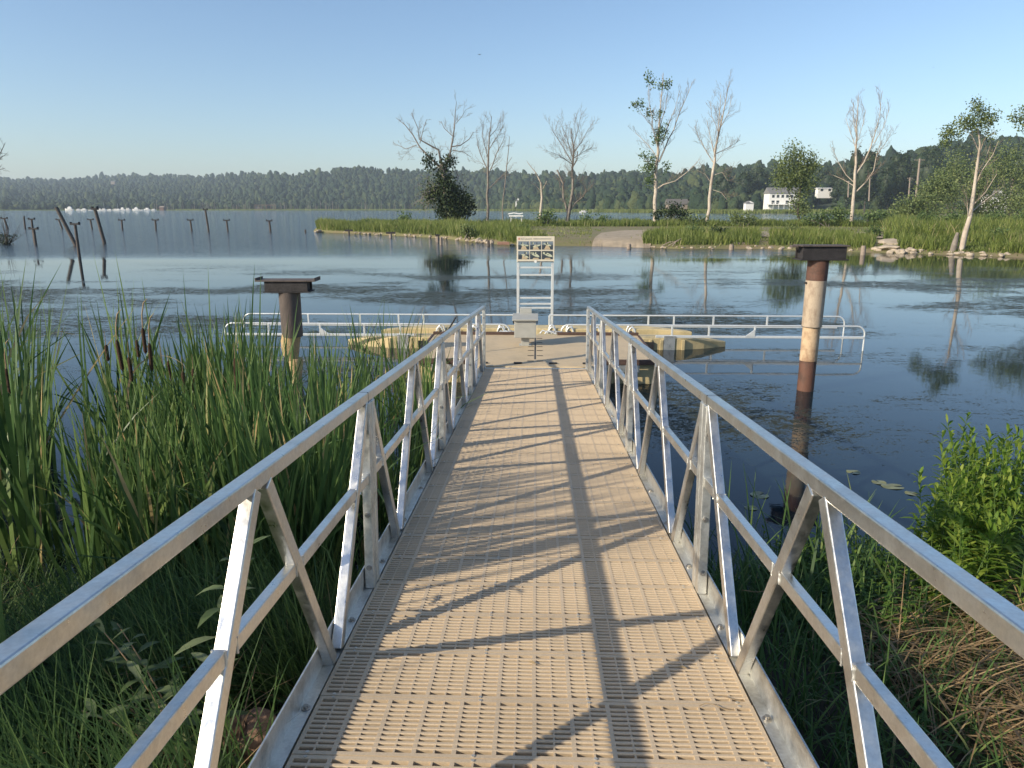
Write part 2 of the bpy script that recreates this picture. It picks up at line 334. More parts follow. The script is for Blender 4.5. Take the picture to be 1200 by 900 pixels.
# deck panel: real slots between ribs
def panel_mesh():
    b = MB(); L = .3035; hw = .757; pitch = .0237; y0 = -L/2
    b.box(-hw, hw, y0, y0 + .016, -.034, -.0006); b.box(-hw, hw, -y0 - .016, -y0, -.034, -.0006)
    rows = 11; span = L - .032; pitch = span / rows
    for k in range(1, rows):
        y = y0 + .016 + k * pitch; w = .0064
        vs = []
        for x in (-hw, hw):
            vs += [(x, y-w*.35, -.030), (x, y-w, -.0035), (x, y-w+.002, 0), (x, y+w-.002, 0), (x, y+w, -.0035), (x, y+w*.35, -.030)]
        b.add(vs, [(0,1,7,6),(1,2,8,7),(2,3,9,8),(3,4,10,9),(4,5,11,10),(5,0,6,11),(0,5,4,3,2,1),(6,7,8,9,10,11)])
    cols = 24; cp = 2 * hw / cols
    for c in range(cols + 1):
        x = -hw + c * cp; w = .0072 if c % 2 == 0 else .0032
        x0, x1 = max(-hw, x - w), min(hw, x + w)
        if c in (0, cols): x0, x1 = (x, x + .014) if c == 0 else (x - .014, x)
        b.box(x0, x1, y0 + .012, -y0 - .012, -.032, -.0007 if c % 2 == 0 else -.0018)
    for x in (-.19, .19, -.71, .71):
        for y in (y0 + .008, -y0 - .008):
            vs = [(x + .0062*math.cos(a), y + .0062*math.sin(a), z) for z in (-.001, .0022) for a in [i*math.pi/3 for i in range(6)]]
            b.add(vs, [(6,7,8,9,10,11)] + [(i,(i+1)%6,6+(i+1)%6,6+i) for i in range(6)], 1)
    return b
M['screw'] = mat('pale_screw', (.55, .50, .42), rough=.4, metal=.5)
dp = panel_mesh().build('deck_panel', [M['deck'], M['screw']], gw)
k0 = -12
kk = [k for k in range(-12, 28) if 2.284 + .308 * (k + 1) < S1 + .02]
for i, k in enumerate(kk):
    o = dp if i == 0 else link_copy(dp, gw)
    o.location = (rng.uniform(-.0015, .0015), 2.284 + .308 * k + .154, rng.uniform(-.0008, .0008))
deck_end = 2.284 + .308 * (kk[-1] + 1)
def welds(mr, x, a, c):
    for s_ in (a, c):
        for e in (-1, 1):
            pts = [(x + e * .0165, s_ + rng.uniform(-.0015, .0015), .516 + i * .0056) for i in range(9)]
            MB().tube(pts, [.003 + .0022 * rng.random() for _ in pts], 6).build('weld_bead', M['alu2'], mr)
for sgn in (-1, 1):
    # bottom chord: flange by the deck and an upstanding web
    x0, xw, xt = .765, .807, .813; X = lambda v: sgn * v
    prof = [(x0, -.012), (x0, -.004), (xw, -.004), (xw, .095), (xt, .095), (xt, -.16), (x0 - .02, -.16), (x0 - .02, -.152), (xw, -.152), (xw, -.012)]
    b = MB(); vs = [(X(a), s, z) for s in (S0, S1 + .06) for a, z in prof]; n = len(prof)
    b.add(vs, [tuple(range(n)), tuple(range(n, 2*n))[::-1]] + [(i, (i+1)%n, n+(i+1)%n, n+i) for i in range(n)])
    b.build('bottom_chord', M['alu2'], gw)
    b = MB().beam((X(.790), S0, .912), (X(.790), S1 + .03, .912), .047, .046, (1,0,0)); hr = b.build('handrail', M['alu'], gw, .005)
    for s_ in (3.165, 5.765, 8.365): MB().box(X(.790) - .0242, X(.790) + .0242, s_, s_ + .0028, .8885, .9358).build('splice_seam', M['dark'], hr)
    # warren diagonals, posts, mid rails
    nb = [-.05 + 1.3 * k for k in range(-1, 9)]
    for s in nb:
        for d in (-1, 1):
            a = Vector((X(.783), s + d * .045, -.002)); c = Vector((X(.785), s + d * .61, .889))
            if c.y > S1 or a.y > S1 or c.y < S0 or a.y < S0: continue
            b = MB().beam(a, c, .040, .048, (1,0,0)); br = b.build('diagonal_brace', M['alu'], gw, .004)
            w = MB().beam(a + Vector((X(.022), d * .028, .005)), a + Vector((X(.022), d * .045, .085)), .007, .008); w.build('weld_bead', M['alu2'], br)
        sa, sb = s - .36, s + .36
        if sa > S0 and sb < S1 + .1:
            mr = MB().beam((X(.783), sa, .538), (X(.783), min(sb, S1), .538), .032, .044, (1,0,0)).build('mid_rail', M['alu'], gw, .003); welds(mr, X(.783), sa + .008, min(sb, S1) - .008)
        sa, sb = s + .415, s + .885
        if sb < S1: mr = MB().beam((X(.783), sa, .538), (X(.783), sb, .538), .032, .044, (1,0,0)).build('mid_rail', M['alu'], gw, .003); welds(mr, X(.783), sa + .004, sb - .004)
    for s in (.6, 3.2, 5.8, 8.4, S1 - .06):
        for j, ds in enumerate((-.034, .034)):
            po = MB().beam((X(.780), s + ds, -.003), (X(.780), s + ds, .889), .042, .052, (1,0,0)).build('splice_post', M['alu2'], gw, .003)
            if j == 0:
                for z in (.10, .36, .76):
                    bb = MB(); yy = s + ds - .026
                    bb.tube([(X(.780), yy, z), (X(.780), yy - .004, z)], .013, 10); bb.tube([(X(.780), yy - .004, z), (X(.780), yy - .012, z)], .009, 6)
                    bb.build('bolt', M['bolt'], po)
    s = .35
    while s < S1:
        bb = MB(); xx = X(.786)
        bb.tube([(xx, s, -.0035), (xx, s, 0)], .016, 12); bb.tube([(xx, s, 0), (xx, s, .009)], .0095, 6)
        bb.build('chord_bolt', M['bolt'], gw); s += .62
for x in (-.55, 0, .55): MB().box(x - .025, x + .025, S0, S1 - .1, -.14, -.036).build('deck_stringer', M['alu2'], gw)
s = S0 + .3
while s < S1:
    MB().box(-.744, .744, s, s + .05, -.15, -.142).build('cross_member', M['alu2'], gw); s += 1.3
MB().add([(-.80, deck_end, .002), (.80, deck_end, .002), (.80, deck_end + .20, -.012), (-.80, deck_end + .20, -.012),
          (-.80, deck_end, -.01), (.80, deck_end, -.01), (.80, deck_end + .20, -.018), (-.80, deck_end + .20, -.018)],
         [(0,1,2,3),(7,6,5,4),(0,4,5,1),(1,5,6,2),(2,6,7,3),(3,7,4,0)]).build('transition_plate', M['alu2'], gw)

# ================================================================ FLOATING DOCK
DZ = .40
dk = thing('floating_dock', 'tan floating platform dock with brown bumper edge at the gangway foot', 'dock', (0, 0, 0))
def section(x0, x1, y0, y1):
    """one moulded dock section: grooved top and ribbed float walls"""
    b = MB(); n = max(4, int((y1 - y0) / .075)); st = (y1 - y0) / n
    for i in range(n):
        b.box(x0, x1, y0 + i * st + .004, y0 + (i+1) * st - .004, DZ - .02, DZ)
    b.box(x0 + .003, x1 - .003, y0 + .003, y1 - .003, DZ - .05, DZ - .007)
    return b
for x0, x1 in ((-1.93, -.014), (.014, 1.93)):
    sec = section(x0, x1, 11.15, 13.38).build('dock_section', M['dock'], dk)
    fl = MB(); nfl = 6; w = (x1 - x0) / nfl
    for i in range(nfl):
        a, c = x0 + i * w + .02, x0 + (i+1) * w - .02
        fl.box(a, c, 11.19, 13.34, -.12, DZ - .05)
    fl.box(x0 + .01, x1 - .01, 11.23, 13.30, -.10, DZ - .06)
    fl.build('float_body', M['float'], sec, .012)
sec = section(-.92, .92, 10.62, 11.145).build('landing_section', M['dock'], dk)
MB().box(-.9, .9, 10.66, 11.12, -.1, DZ - .052).build('float_body', M['float'], sec, .012)
for (a, b_, c, d, z0, z1) in ((-1.96, -.93, 11.10, 11.147, DZ-.075, DZ+.008), (.93, 1.96, 11.10, 11.147, DZ-.075, DZ+.008),
                              (-1.96, -.30, 13.383, 13.43, DZ-.07, DZ+.055), (.42, 1.96, 13.383, 13.43, DZ-.07, DZ+.055),
                              (-1.98, -1.933, 11.15, 13.38, DZ-.075, DZ+.008), (1.933, 1.98, 11.15, 13.38, DZ-.075, DZ+.008)):
    MB().box(a, b_, c, d, z0, z1).build('bumper_strip', M['bumper'], dk, .008)
for x in (-1.5, -1.15, 1.15, 1.5):
    b = MB().box(x - .16, x + .16, 11.085, 11.098, DZ - .19, DZ - .08); b.tube([(x, 11.085, DZ-.13), (x, 11.07, DZ-.13)], .018, 8)
    b.tube([(x+.02, 11.06, DZ-.13), (x+.05, 11.06, -.3)], .012, 6); b.build('dock_bracket', M['alu2'], dk)
MB().box(-.012, .012, 10.63, 13.37, DZ - .04, DZ - .004).build('joint_strip', M['dark'], dk)
for y in (11.0, 11.42, 11.85, 12.2, 12.6, 13.0):
    for x in (-.075, .075):
        MB().box(x - .05, x + .05, y - .012, y + .012, DZ + .001, DZ + .006).build('coupler', M['dark'], dk)
for x in (-.80, -.27, .28, .80):
    MB().box(x - .065, x + .065, 10.78, 10.84, DZ + .002, DZ + .022).build('hinge_block', M['dark'], dk, .01)

# utility box
ub = thing('pedestal_box', 'grey box with overhanging lid on short post at dock centre', 'utility box', (-.005, 12.0, DZ))
bx = on(615.5, 405, DZ); ub.location = (bx.x, bx.y + .06, DZ)
MB().box(-.07, .07, -.06, .08, 0, .155).box(-.11, .11, -.09, .11, 0, .008).build('pedestal', M['grey'], ub, .004)
MB().box(-.19, .19, -.16, .16, .155, .46).build('cabinet', M['grey'], ub, .006)
l_ = MB(); l_.add([(-.225,-.21,.462),(.225,-.21,.462),(.225,.2,.462),(-.225,.2,.462),(-.225,-.21,.485),(.225,-.21,.485),(.225,.2,.535),(-.225,.2,.535)],
     [(0,3,2,1),(4,5,6,7),(0,1,5,4),(1,2,6,5),(2,3,7,6),(3,0,4,7)]); l_.build('lid', M['grey'], ub, .004)
MB().box(-.10, .11, .21, .30, .155, .62).build('back_housing', M['grey'], ub, .006)
for s in (-1, 1): MB().box(s*.205 - .01, s*.205 + .01, -.15, .1, .40, .461).build('lid_bracket', M['dark'], ub)

# ================================================================ KAYAK LAUNCH (left and right halves)
def launch(sg, label):
    t = thing('kayak_launch', label, 'kayak launch', (sg * .0, 14.6, 0))
    X = lambda v: sg * v
    def fl(poly, z0, z1, name, ribs, yn):
        p = [(X(x), y - 14.6) for x, y in poly]
        if sg < 0: p = p[::-1]
        b = MB().prism(p, z0, z1)
        b.v = [(x, y, z - (.13 * max(0, abs(x) - 2.9) ** 1.3 if z > .1 else 0)) for x, y, z in b.v]
        o = b.build(name, M['float'], t, .02)
        for xr in ribs:
            MB().box(X(xr) - .035, X(xr) + .035, yn - 14.6 - .028, yn - 14.6 + .05, z0, z1 - .03).build('rib', M['float'], o, .012)
        return o
    fl([(.02, 13.46), (1.7, 13.46), (1.95, 14.04), (2.9, 14.05), (3.4, 14.20), (3.9, 14.44), (3.86, 14.50), (3.5, 14.52), (2.9, 14.50), (.02, 14.50)], -.12, .235, 'near_float',
       (2.08, 2.30, 2.52, 2.95), 14.05)
    fl([(.02, 14.92), (2.6, 14.92), (3.3, 14.86), (3.2, 15.02), (2.3, 15.42), (.02, 15.42)], -.12, .27, 'far_float', (.4, .8, 1.2, 1.6, 2.0), 14.93)
    MB().box(min(X(.05), X(2.9)), max(X(.05), X(2.9)), -.098, .318, -.1, .10).build('channel_floor', M['float'], t)
    MB().box(min(X(2.12), X(2.36)), max(X(2.12), X(2.36)), -.60, -.50, .02, .16).build('recess_plate', M['dark'], t)
    MB().box(min(X(2.56), X(2.78)), max(X(2.56), X(2.78)), -.575, -.547, -.02, .28).build('side_bracket', M['alu2'], t)
    for xr in (.35, .72, 1.28, 2.0):
        for dy in (.02, .2):
            b = MB(); pts = [(X(xr) + .07 * math.cos(a), dy + (.10 if dy > .1 else 0), .22 + .13 * math.sin(a)) for a in [math.pi * k / 10 for k in range(11)]]
            b.tube(pts, .017, 8); b.build('guide_hoop', M['pipe'], t)
        b = MB().tube([(X(xr), -.02, .2), (X(xr), .24, .2)], .045, 10); b.build('roller', M['dark'], t)
    xe = 6.5 if sg > 0 else 6.3
    def rail(y, z, xa, xb, drop, name='launch_rail', r=.017, inner=None):
        pts = []
        if inner is not None:
            pts += [(X(xa), y, inner)] + [(X(xa + .14 * (1 - math.cos(a))), y, z - .14 * (1 - math.sin(a))) for a in [math.pi/2 * k / 5 for k in range(6)]]
        else: pts += [(X(xa), y, z)]
        pts += [(X(xb - .16 + .16 * math.sin(a)), y, z - .16 * (1 - math.cos(a))) for a in [math.pi/2 * k / 5 for k in range(6)]]
        pts += [(X(xb), y, drop)]
        MB().tube(pts, r, 8).build(name, M['pipe'], t)
    yn, yf = -.53, .78
    rail(yn, .49, .52, xe, -.05, inner=.25); rail(yf, .49, .30, xe + .15, -.05)
    for y, z, xa, r_ in ((yn, .265, 2.4, .034), (yf, .255, 2.0, .028)):
        MB().beam((X(xa), y, z), (X(xe), y, z), .04, r_ * 1.4, (0, 1, 0)).build('lower_rail', M['pipe'], t, .006)
    for y, xsn in ((yn, (2.72, 3.45, 4.35, 5.4)), (yf, (.30, 1.3, 2.45, 3.0, 3.85, 5.0))):
        for x in xsn:
            MB().beam((X(x), y, .24), (X(x), y, .48), .036, .034, (1,0,0)).build('rail_post', M['pipe'], t, .004)
    MB().add([(X(4.35), yn - .026, .27), (X(4.15), yn - .026, .27), (X(4.35), yn - .026, .42), (X(4.35), yn + .0, .27), (X(4.15), yn + .0, .27), (X(4.35), yn + .0, .42)],
             [(0,1,2),(5,4,3),(0,3,4,1),(1,4,5,2),(2,5,3,0)]).build('gusset', M['pipe'], t)
    return t
launch(-1, 'left half of yellow kayak launch with low white rails behind the reeds')
launch(1, 'right half of yellow kayak launch with low white rails, before the tall pile')

# cloth-like clutter: folded straps on the dock's back edge
for i, px in enumerate((592, 604, 643, 655)):
    p = on(px, 392, DZ)
    b = MB(); r0 = random.Random(i)
    for k in range(3):
        c = Vector((r0.uniform(-.08, .08), r0.uniform(-.03, .05), .0)); b.tube([c + Vector((-.10, 0, .01)), c + Vector((-.05, .01, .05 + .03 * r0.random())), c + Vector((.03, .02, .04)), c + Vector((.12, 0, .012))], .016, 6)
    o = b.build('mooring_strap', M['alu2' if i % 2 else 'pipe'])
    o.location = (p.x, p.y, DZ)
    tag(o, ['pale strap heap left of the grey box on dock edge, outer one', 'pale strap heap touching the left side of grey box', 'grey strap heap right of the grey box on dock edge', 'last strap heap at the right of the box, by bumper'][i], 'strap')

# ================================================================ INFORMATION SIGN
sg_ = thing('information_sign', 'tall white frame sign with six pictures standing behind the kayak launch', 'sign', (0, 0, 0))
c0 = on(627.5, 392, 0.0); D_s = 15.58
cc = at(627.5, 300, D_s); sg_.location = (cc.x, cc.y, 0); sg_.rotation_euler = (0, 0, YAW)
hw = .375
for s in (-1, 1): MB().box(s*hw - .028, s*hw + .028, -.03, .03, -1.0, 1.60).build('post', M['pipe'], sg_, .004)
for z in (1.50, 1.34, .84, .71, .62): MB().box(-hw + .029, hw - .029, -.018, .018, z - .018, z + .018).build('crossbar', M['pipe'], sg_, .003)
M['board'] = mat('cream_board', (.66, .60, .48), rough=.5, var=.04)
M['navy'] = mat('navy_print', (.05, .08, .11), rough=.5); M['greyprint'] = mat('grey_print', (.25, .24, .22), rough=.5); M['pinkprint'] = mat('pink_print', (.55, .28, .22), rough=.5)
bd = MB().box(-.405, .405, -.052, -.031, 1.615, 2.165).build('board', M['board'], sg_, .003)
MB().box(-.385, .385, -.056, -.0525, 1.62, 1.636).build('base_stripe', M['navy'], bd)
em = MB().tube([(0, -.0565, 1.633), (0, -.060, 1.633)], .03, 20); em.build('emblem', M['white'], bd)
tx = bpy.data.curves.new('heading', 'FONT'); tx.body = 'EZ Launch'; tx.size = .055; tx.extrude = .0008; tx.shear = .2
to = bpy.data.objects.new('heading', tx); COL.objects.link(to); to.parent = bd; to.location = (-.32, -.054, 2.095); to.rotation_euler = (R(90), 0, 0); tx.materials.append(M['greyprint'])
bpy.context.view_layer.update()
_me = bpy.data.meshes.new_from_object(to.evaluated_get(bpy.context.evaluated_depsgraph_get())); _n = bpy.data.objects.new('heading_text', _me); COL.objects.link(_n); _n.parent = bd; _n.matrix_local = to.matrix_local.copy(); bpy.data.objects.remove(to)
MB().box(-.375, -.335, -.055, -.0525, 2.092, 2.135).build('logo_block', M['pinkprint'], bd)
b = MB(); x = -.05; r0 = random.Random(3)
while x < .33:
    w = r0.uniform(.008, .018); b.box(x, x + w, -.055, -.0525, 2.103, 2.119); x += w + .003
b.build('heading_line', M['greyprint'], bd)
M['pic_dark'] = mat('print_dark_water', (.045, .06, .075), rough=.4, scale=30, var=.5); M['pic_tan'] = mat('print_tan_dock', (.48, .38, .25), rough=.4, scale=40, var=.2)
M['pic_boat'] = mat('print_kayak', (.50, .52, .38), rough=.4, scale=40, var=.2); M['pic_sky'] = mat('print_blue_grey', (.16, .20, .24), rough=.4, scale=25, var=.3)
def picture(ix, iz):
    r0 = random.Random(ix * 5 + iz * 17 + 2); b = MB().box(0, .235, -.0045, -.0005, 0, .175, 0); y = -.0050
    dark = iz == 0 and ix > 0
    if not dark: b.add([(0.001, y, .10), (.234, y, .10), (.234, y, .174), (.001, y, .174)], [(0, 1, 2, 3)], 1)
    y -= .0002; q = r0.uniform(.0, .08)
    b.add([(.002 + q, y, .002), (.16 + q * .6, y, .002), (.14, y, .085 + q * .3), (.095, y, .085 + q * .3)] if not dark else [(.05, y, .002), (.20, y, .002), (.17, y, .03), (.08, y, .03)], [(0, 1, 2, 3)], 2)
    y -= .0002; cx, cz, L, Hh, an = r0.uniform(.1, .15), r0.uniform(.07, .11), .09 if not dark else .105, .017 if not dark else .032, r0.uniform(-.5, .25)
    vs = [(cx + L * math.cos(t) * math.cos(an) - Hh * math.sin(t) * math.sin(an), y, cz + L * math.cos(t) * math.sin(an) + Hh * math.sin(t) * math.cos(an)) for t in [2 * math.pi * k / 14 for k in range(14)]]
    b.add(vs, [tuple(range(14))], 3)
    y -= .0002; b.add([(cx - .02, y, cz - .008), (cx + .02, y, cz - .004), (cx + .018, y, cz + .008), (cx - .018, y, cz + .006)], [(0, 1, 2, 3)], 0)
    for k in range(3):
        xx = r0.uniform(.02, .19); b.add([(xx, y, .11), (xx + .02, y, .11), (xx + .022, y, .15), (xx + .004, y, .155)], [(0, 1, 2, 3)], 0 if k else 3)
    o = b.build('picture', [M['pic_dark'], M['pic_sky'], M['pic_tan'], M['pic_boat']], bd)
    o.location = (-.375 + ix * .255, -.052, 1.68 if iz == 0 else 1.885)
for ix in range(3):
    for iz in range(2): picture(ix, iz)

# ================================================================ TWO BIG PILES
def cap(b, w, h, hang, side):
    pass
rp = on(943.5, 457, 0); t = thing('steel_pile', 'tall pale and rusty pile with dark steel cap rising from the water right', 'pile', (rp.x, rp.y, 0), YAW)
def cyl(z0, z1, r0, r1, name, m, par, n=24):
    zs = np.linspace(z0, z1, 7); MB().tube([(0, 0, z) for z in zs], [r0 + (r1 - r0) * (z - z0) / (z1 - z0) for z in zs], n, cap=True).build(name, m, par)
cyl(-1.5, .47, .122, .124, 'lower_shaft', M['brown_steel'], t); cyl(.473, 1.0, .127, .128, 'stained_sleeve', M['stain_sleeve'], t)
cyl(1.003, 1.70, .145, .150, 'pale_sleeve', M['pale_sleeve'], t); cyl(1.703, 2.0, .150, .152, 'upper_shaft', M['brown_steel'], t)
MB().tube([(0,0,1.0),(0,0,1.004)], .150, 24).build('collar', M['rust'], t)
MB().tube([(-.145,-.02,1.66),(-.18,-.03,1.665)], .015, 6).build('bolt', M['rust'], t)
cb = MB().box(-.33, .38, -.17, .17, 2.003, 2.02); cb.box(-.30, .345, -.14, -.125, 2.021, 2.20); cb.box(-.30, .345, .125, .14, 2.021, 2.20); cb.box(-.27, .32, -.124, .124, 2.021, 2.195)
cb.build('steel_cap', M['rust'], t, .004)
MB().box(-.33, .38, -.17, .17, 2.203, 2.222).box(-.43, -.332, -.05, .05, 2.185, 2.218).build('top_plate', M['dark_pile'], t, .003)
lp = on(347, 448, 0); t = thing('broken_pile', 'dark pile with split pale timber base and wide steel cap among cattails', 'pile', (lp.x, lp.y, 0), YAW)
zs = [-1.2, .1, .35, .40]; MB().tube([(.02*math.sin(z*5), 0, z) for z in zs], [.085, .09, .12, .10], 14).build('timber_core', M['wood_split'], t)
MB().tube([(-.03, 0, .36), (-.05, 0, .5), (-.04, 0, .68), (-.02, 0, .78)], [.09, .135, .15, .15], 16).build('split_timber', M['wood_split'], t)
cyl(.76, 1.47, .163, .166, 'upper_shaft', M['dark_pile'], t)
MB().box(-.36, .36, -.17, .17, 1.473, 1.49).box(-.34, .33, -.14, -.125, 1.491, 1.64).box(-.34, .33, .125, .14, 1.491, 1.64).box(-.31, .30, -.12, .12, 1.491, 1.635).build('steel_cap', M['rust'], t, .004)
MB().box(-.47, .46, -.17, .17, 1.643, 1.665).box(-.47, -.455, -.17, .17, 1.666, 1.70).box(.445, .46, -.17, .17, 1.666, 1.70).build('top_plate', M['dark_pile'], t, .003)
# ================================================================ REED BED (left)
def U(a, b, n): return nr.uniform(a, b, n)
def bed(name, region, n, h0, h1, w0, w1, label, m='reed', leanmax=.22, tintb=0.0, segs=6, bent=.22):
    pts = []
    while len(pts) < n:
        x, y = region()
        v = Vector((x, y, 0)) - CAM; pxx = 600 + FPX * v.dot(RGT) / (v.dot(FWD) * math.cos(PITCH) + CAM.z * math.sin(PITCH))
        if 326 < pxx < 372 and y > 4.5 and rng.random() < .72: continue
        pts.append((x, y, min(.2, max(-.25, bankz(x, y))) if y < 6 else -.25))
    pts = np.array(pts); N = len(pts)
    h = U(h0, h1, N) - pts[:, 2]
    h *= 1 - .12 * np.sin(pts[:, 0] * 2.3 + pts[:, 1] * 1.7)
    tint = np.clip(nr.beta(2.2, 2.6, N) * .88 + tintb + np.where(nr.random(N) < .10, .5, 0), 0, 1)
    lean = np.abs(nr.normal(0, leanmax * .55, N)); curve = np.where(nr.random(N) < bent, U(.6, 2.3, N), U(0, .35, N))
    o = blades(name, pts, h, U(w0, w1, N), lean, curve, U(0, 2*math.pi, N), segs, tint, M[m], face=U(-.9, .9, N), power=3)
    o['label'] = label; o['kind'] = 'stuff'; return o
def poly_region(poly):
    xs_ = [p[0] for p in poly]; ys_ = [p[1] for p in poly]
    def inside(x, y):
        c = False; j = len(poly) - 1
        for i in range(len(poly)):
            if (poly[i][1] > y) != (poly[j][1] > y) and x < (poly[j][0]-poly[i][0]) * (y-poly[i][1]) / (poly[j][1]-poly[i][1]) + poly[i][0]: c = not c
            j = i
        return c
    def f():
        while True:
            x, y = rng.uniform(min(xs_), max(xs_)), rng.uniform(min(ys_), max(ys_))
            if inside(x, y): return x, y
    return f
main_bed = poly_region([(-1.35, 3.9), (-1.25, 6.2), (-1.55, 7.1), (-2.5, 7.5), (-3.5, 7.7), (-3.95, 6.6), (-3.5, 4.8), (-2.4, 3.7)])
clumps = []
for i in range(70):
    clumps.append((*main_bed(), rng.uniform(.10, .26)))
def clumpy():
    cx, cy, r = rng.choice(clumps); a = rng.uniform(0, 2*math.pi); q = r * rng.random() ** .6
    return cx + q * math.cos(a), cy + q * math.sin(a)
bed('cattail_leaves', clumpy, 1900, .95, 1.7, .02, .042, 'dense upright green cattail leaves beside the left railing')
left_clumps = [(-5.6, 7.3, .22), (-5.2, 6.4, .25), (-4.9, 7.9, .2), (-5.5, 5.3, .3), (-5.0, 4.7, .3), (-3.9, 5.0, .3), (-6.3, 6.2, .3), (-6.6, 7.6, .25)]
def lc():
    cx, cy, r = rng.choice(left_clumps); a = rng.uniform(0, 2*math.pi); q = r * rng.random() ** .6
    return cx + q * math.cos(a), cy + q * math.sin(a)
bed('cattail_leaves', lc, 420, 1.2, 2.2, .022, .042, 'loose cattail leaves at the left edge of the water', leanmax=.34)
gap_clumps = [(-1.35, 8.4, .15), (-1.6, 9.0, .18), (-1.25, 7.2, .12), (-1.9, 9.2, .2), (-1.15, 6.0, .1), (-2.3, 9.5, .2), (-1.2, 5.2, .12), (-2.8, 9.3, .2)]
def gc():
    cx, cy, r = rng.choice(gap_clumps); a = rng.uniform(0, 2*math.pi); q = r * rng.random() ** .6
    return cx + q * math.cos(a), cy + q * math.sin(a)
bed('cattail_leaves', gc, 260, .8, 1.45, .014, .026, 'shorter sparse cattail leaves in the water by the broken pile')
# reeds and bushes that go on to the left behind the camera (they shade the bank)
offbed = poly_region([(-3.2, -2.6), (-3.0, .6), (-3.6, 1.4), (-6.5, 1.9), (-8.5, 1.2), (-8, -3)])
bed('cattail_leaves', offbed, 700, 1.9, 2.9, .02, .04, 'tall cattail leaves on the bank left of the gangway', segs=4)
nearoff = poly_region([(-2.5, 1.8), (-2.5, 2.4), (-2.95, 3.2), (-4.0, 3.5), (-4, 1.9)])
bed('cattail_leaves', nearoff, 650, 2.3, 3.0, .018, .034, 'cattail leaves on the bank just outside the left edge', segs=5, leanmax=.06, bent=0)
# tall single leaves breaking the skyline of the bed
tall = [(35,345,6.8),(47,330,7.2),(118,300,6.6),(125,320,6.9),(140,296,6.6),(168,343,7.6),(205,322,7.0),(226,312,7.6),(160,330,7.0),(270,312,8.4),(300,320,8.2),(255,345,7.9),(90,352,6.6),(250,360,7.6),(328,350,8.2),(190,352,7.0),(64,340,7.0),(410,372,7.9),(448,355,8.6),(418,368,8.6),(330,375,8.5),(360,385,8.5)]
base = []; hh = []
for px, py, D in tall:
    p = at(px, py, D); base.append((p.x + rng.uniform(-.12, .12), p.y, -.25)); hh.append((p.z + .25) * 1.02)
N = len(base)
o = blades('tall_cattail_leaves', base, hh, U(.022, .034, N), U(0, .10, N), U(0, .22, N), U(0, 6.28, N), 8, U(.35, .7, N), M['reed'], face=U(-.5, .5, N), power=3)
o['kind'] = 'stuff'; o['label'] = 'tallest single cattail leaves against the water'

# ---- cattail plants with brown seed heads: one thing each
def cattail(px, ytop, D, hl, label, brown_tip=False, lean=0.0):
    top = at(px, ytop, D); zt = top.z
    t = thing('cattail', label, 'cattail', (top.x, top.y, -.2), 0, 'cattails with brown seed heads in the left reed bed')
    H = zt + .2; lx = lean
    MB().tube([(-lx*1.2, 0, 0), (-lx*.5, 0, H*.5), (0, 0, H - hl - .02)], [.008, .006, .005], 6).build('stem', M['leaf_plain'], t)
    n = 10; pts = [(lx*.3*k/n, 0, H - hl + hl*k/n) for k in range(n+1)]; rr = [.004] + [.0165]*(n-1) + [.006]
    MB().tube(pts, rr, 10).build('seed_head', M['cattail'], t)
    if brown_tip:
        b = MB().tube([(lx*.3,0,H-.01),(lx*.3+.01,0,H+.12),(lx*.3+.03,.01,H+.22),(lx*.3+.07,.01,H+.26)], [.004,.006,.005,.002], 5); b.build('dry_spike', M['dry'], t)
    else: MB().tube([(lx*.3,0,H-.005),(lx*.3+.005,0,H+.13)], [.003,.0015], 5).build('spike', M['dry'], t)
    r0 = random.Random(int(px * 7 + ytop))
    for k in range(5):
        a = r0.uniform(0, 6.28)
        blades('leaf', [(.03*math.cos(a) - lx, .03*math.sin(a), 0)], [H * r0.uniform(.75, 1.15)], [r0.uniform(.014, .02)], [r0.uniform(.03, .16)], [r0.uniform(0, .4)], [a], 7, [r0.uniform(.2, .8)], M['reed'], t, face=[r0.uniform(-.7, .7)], power=3)
M['leaf_plain'] = mat('cattail_stem_green', (.07, .12, .03), rough=.6, var=.2)
M['dry'] = mat('dry_brown_leaf', (.32, .22, .12), rough=.8, var=.25)
for a in [
    (7, 432, 5.9, .22, 'leftmost cattail with dark seed head and looped dry tip', True, 0),
    (139, 398, 6.0, .28, 'cattail with thick dark head leaning left under dry curled leaves', True, -.06),
    (151, 418, 6.0, .22, 'cattail head just right of the thick leaning one, lower down', False, 0),
    (167, 384, 6.3, .24, 'cattail head rising behind the dry bent leaf, left of a pair', True, 0),
    (174, 402, 6.1, .25, 'dark cattail head at the right of the pair by the bent dry leaf', True, .02),
    (124, 404, 6.6, .16, 'small cattail head left of the thick leaning one', False, 0),
    (200, 423, 6.4, .24, 'slim brown cattail head tilting right, mid bed', False, -.08),
    (214, 435, 6.1, .26, 'cattail head standing straight between two tilting ones', False, 0),
    (225, 432, 6.2, .22, 'cattail head half hidden by pale leaves, mid bed right', False, .03),
    (274, 420, 5.7, .30, 'lone large reddish brown cattail head before the broken pile', False, .03),
    (160, 398, 7.4, .20, 'farther cattail head behind the pair, in shade', False, 0),
    (440, 572, 4.5, .17, 'low cattail head showing between the gangway braces', False, .05),
    (366, 512, 5.5, .18, 'low cattail head just below the handrail, under the pile', False, -.04)]: cattail(*a)
# bent dry leaf arching over the heads
b = blades('dry_bent_leaf', [tuple(at(150, 480, 6.1))], [.95], [.02], [.05], [2.6], [.0], 14, [1.0], M['straw'], face=[.3], power=3)
tag(b, 'long dry tan leaf bent over above the dark cattail heads', 'dry leaf')

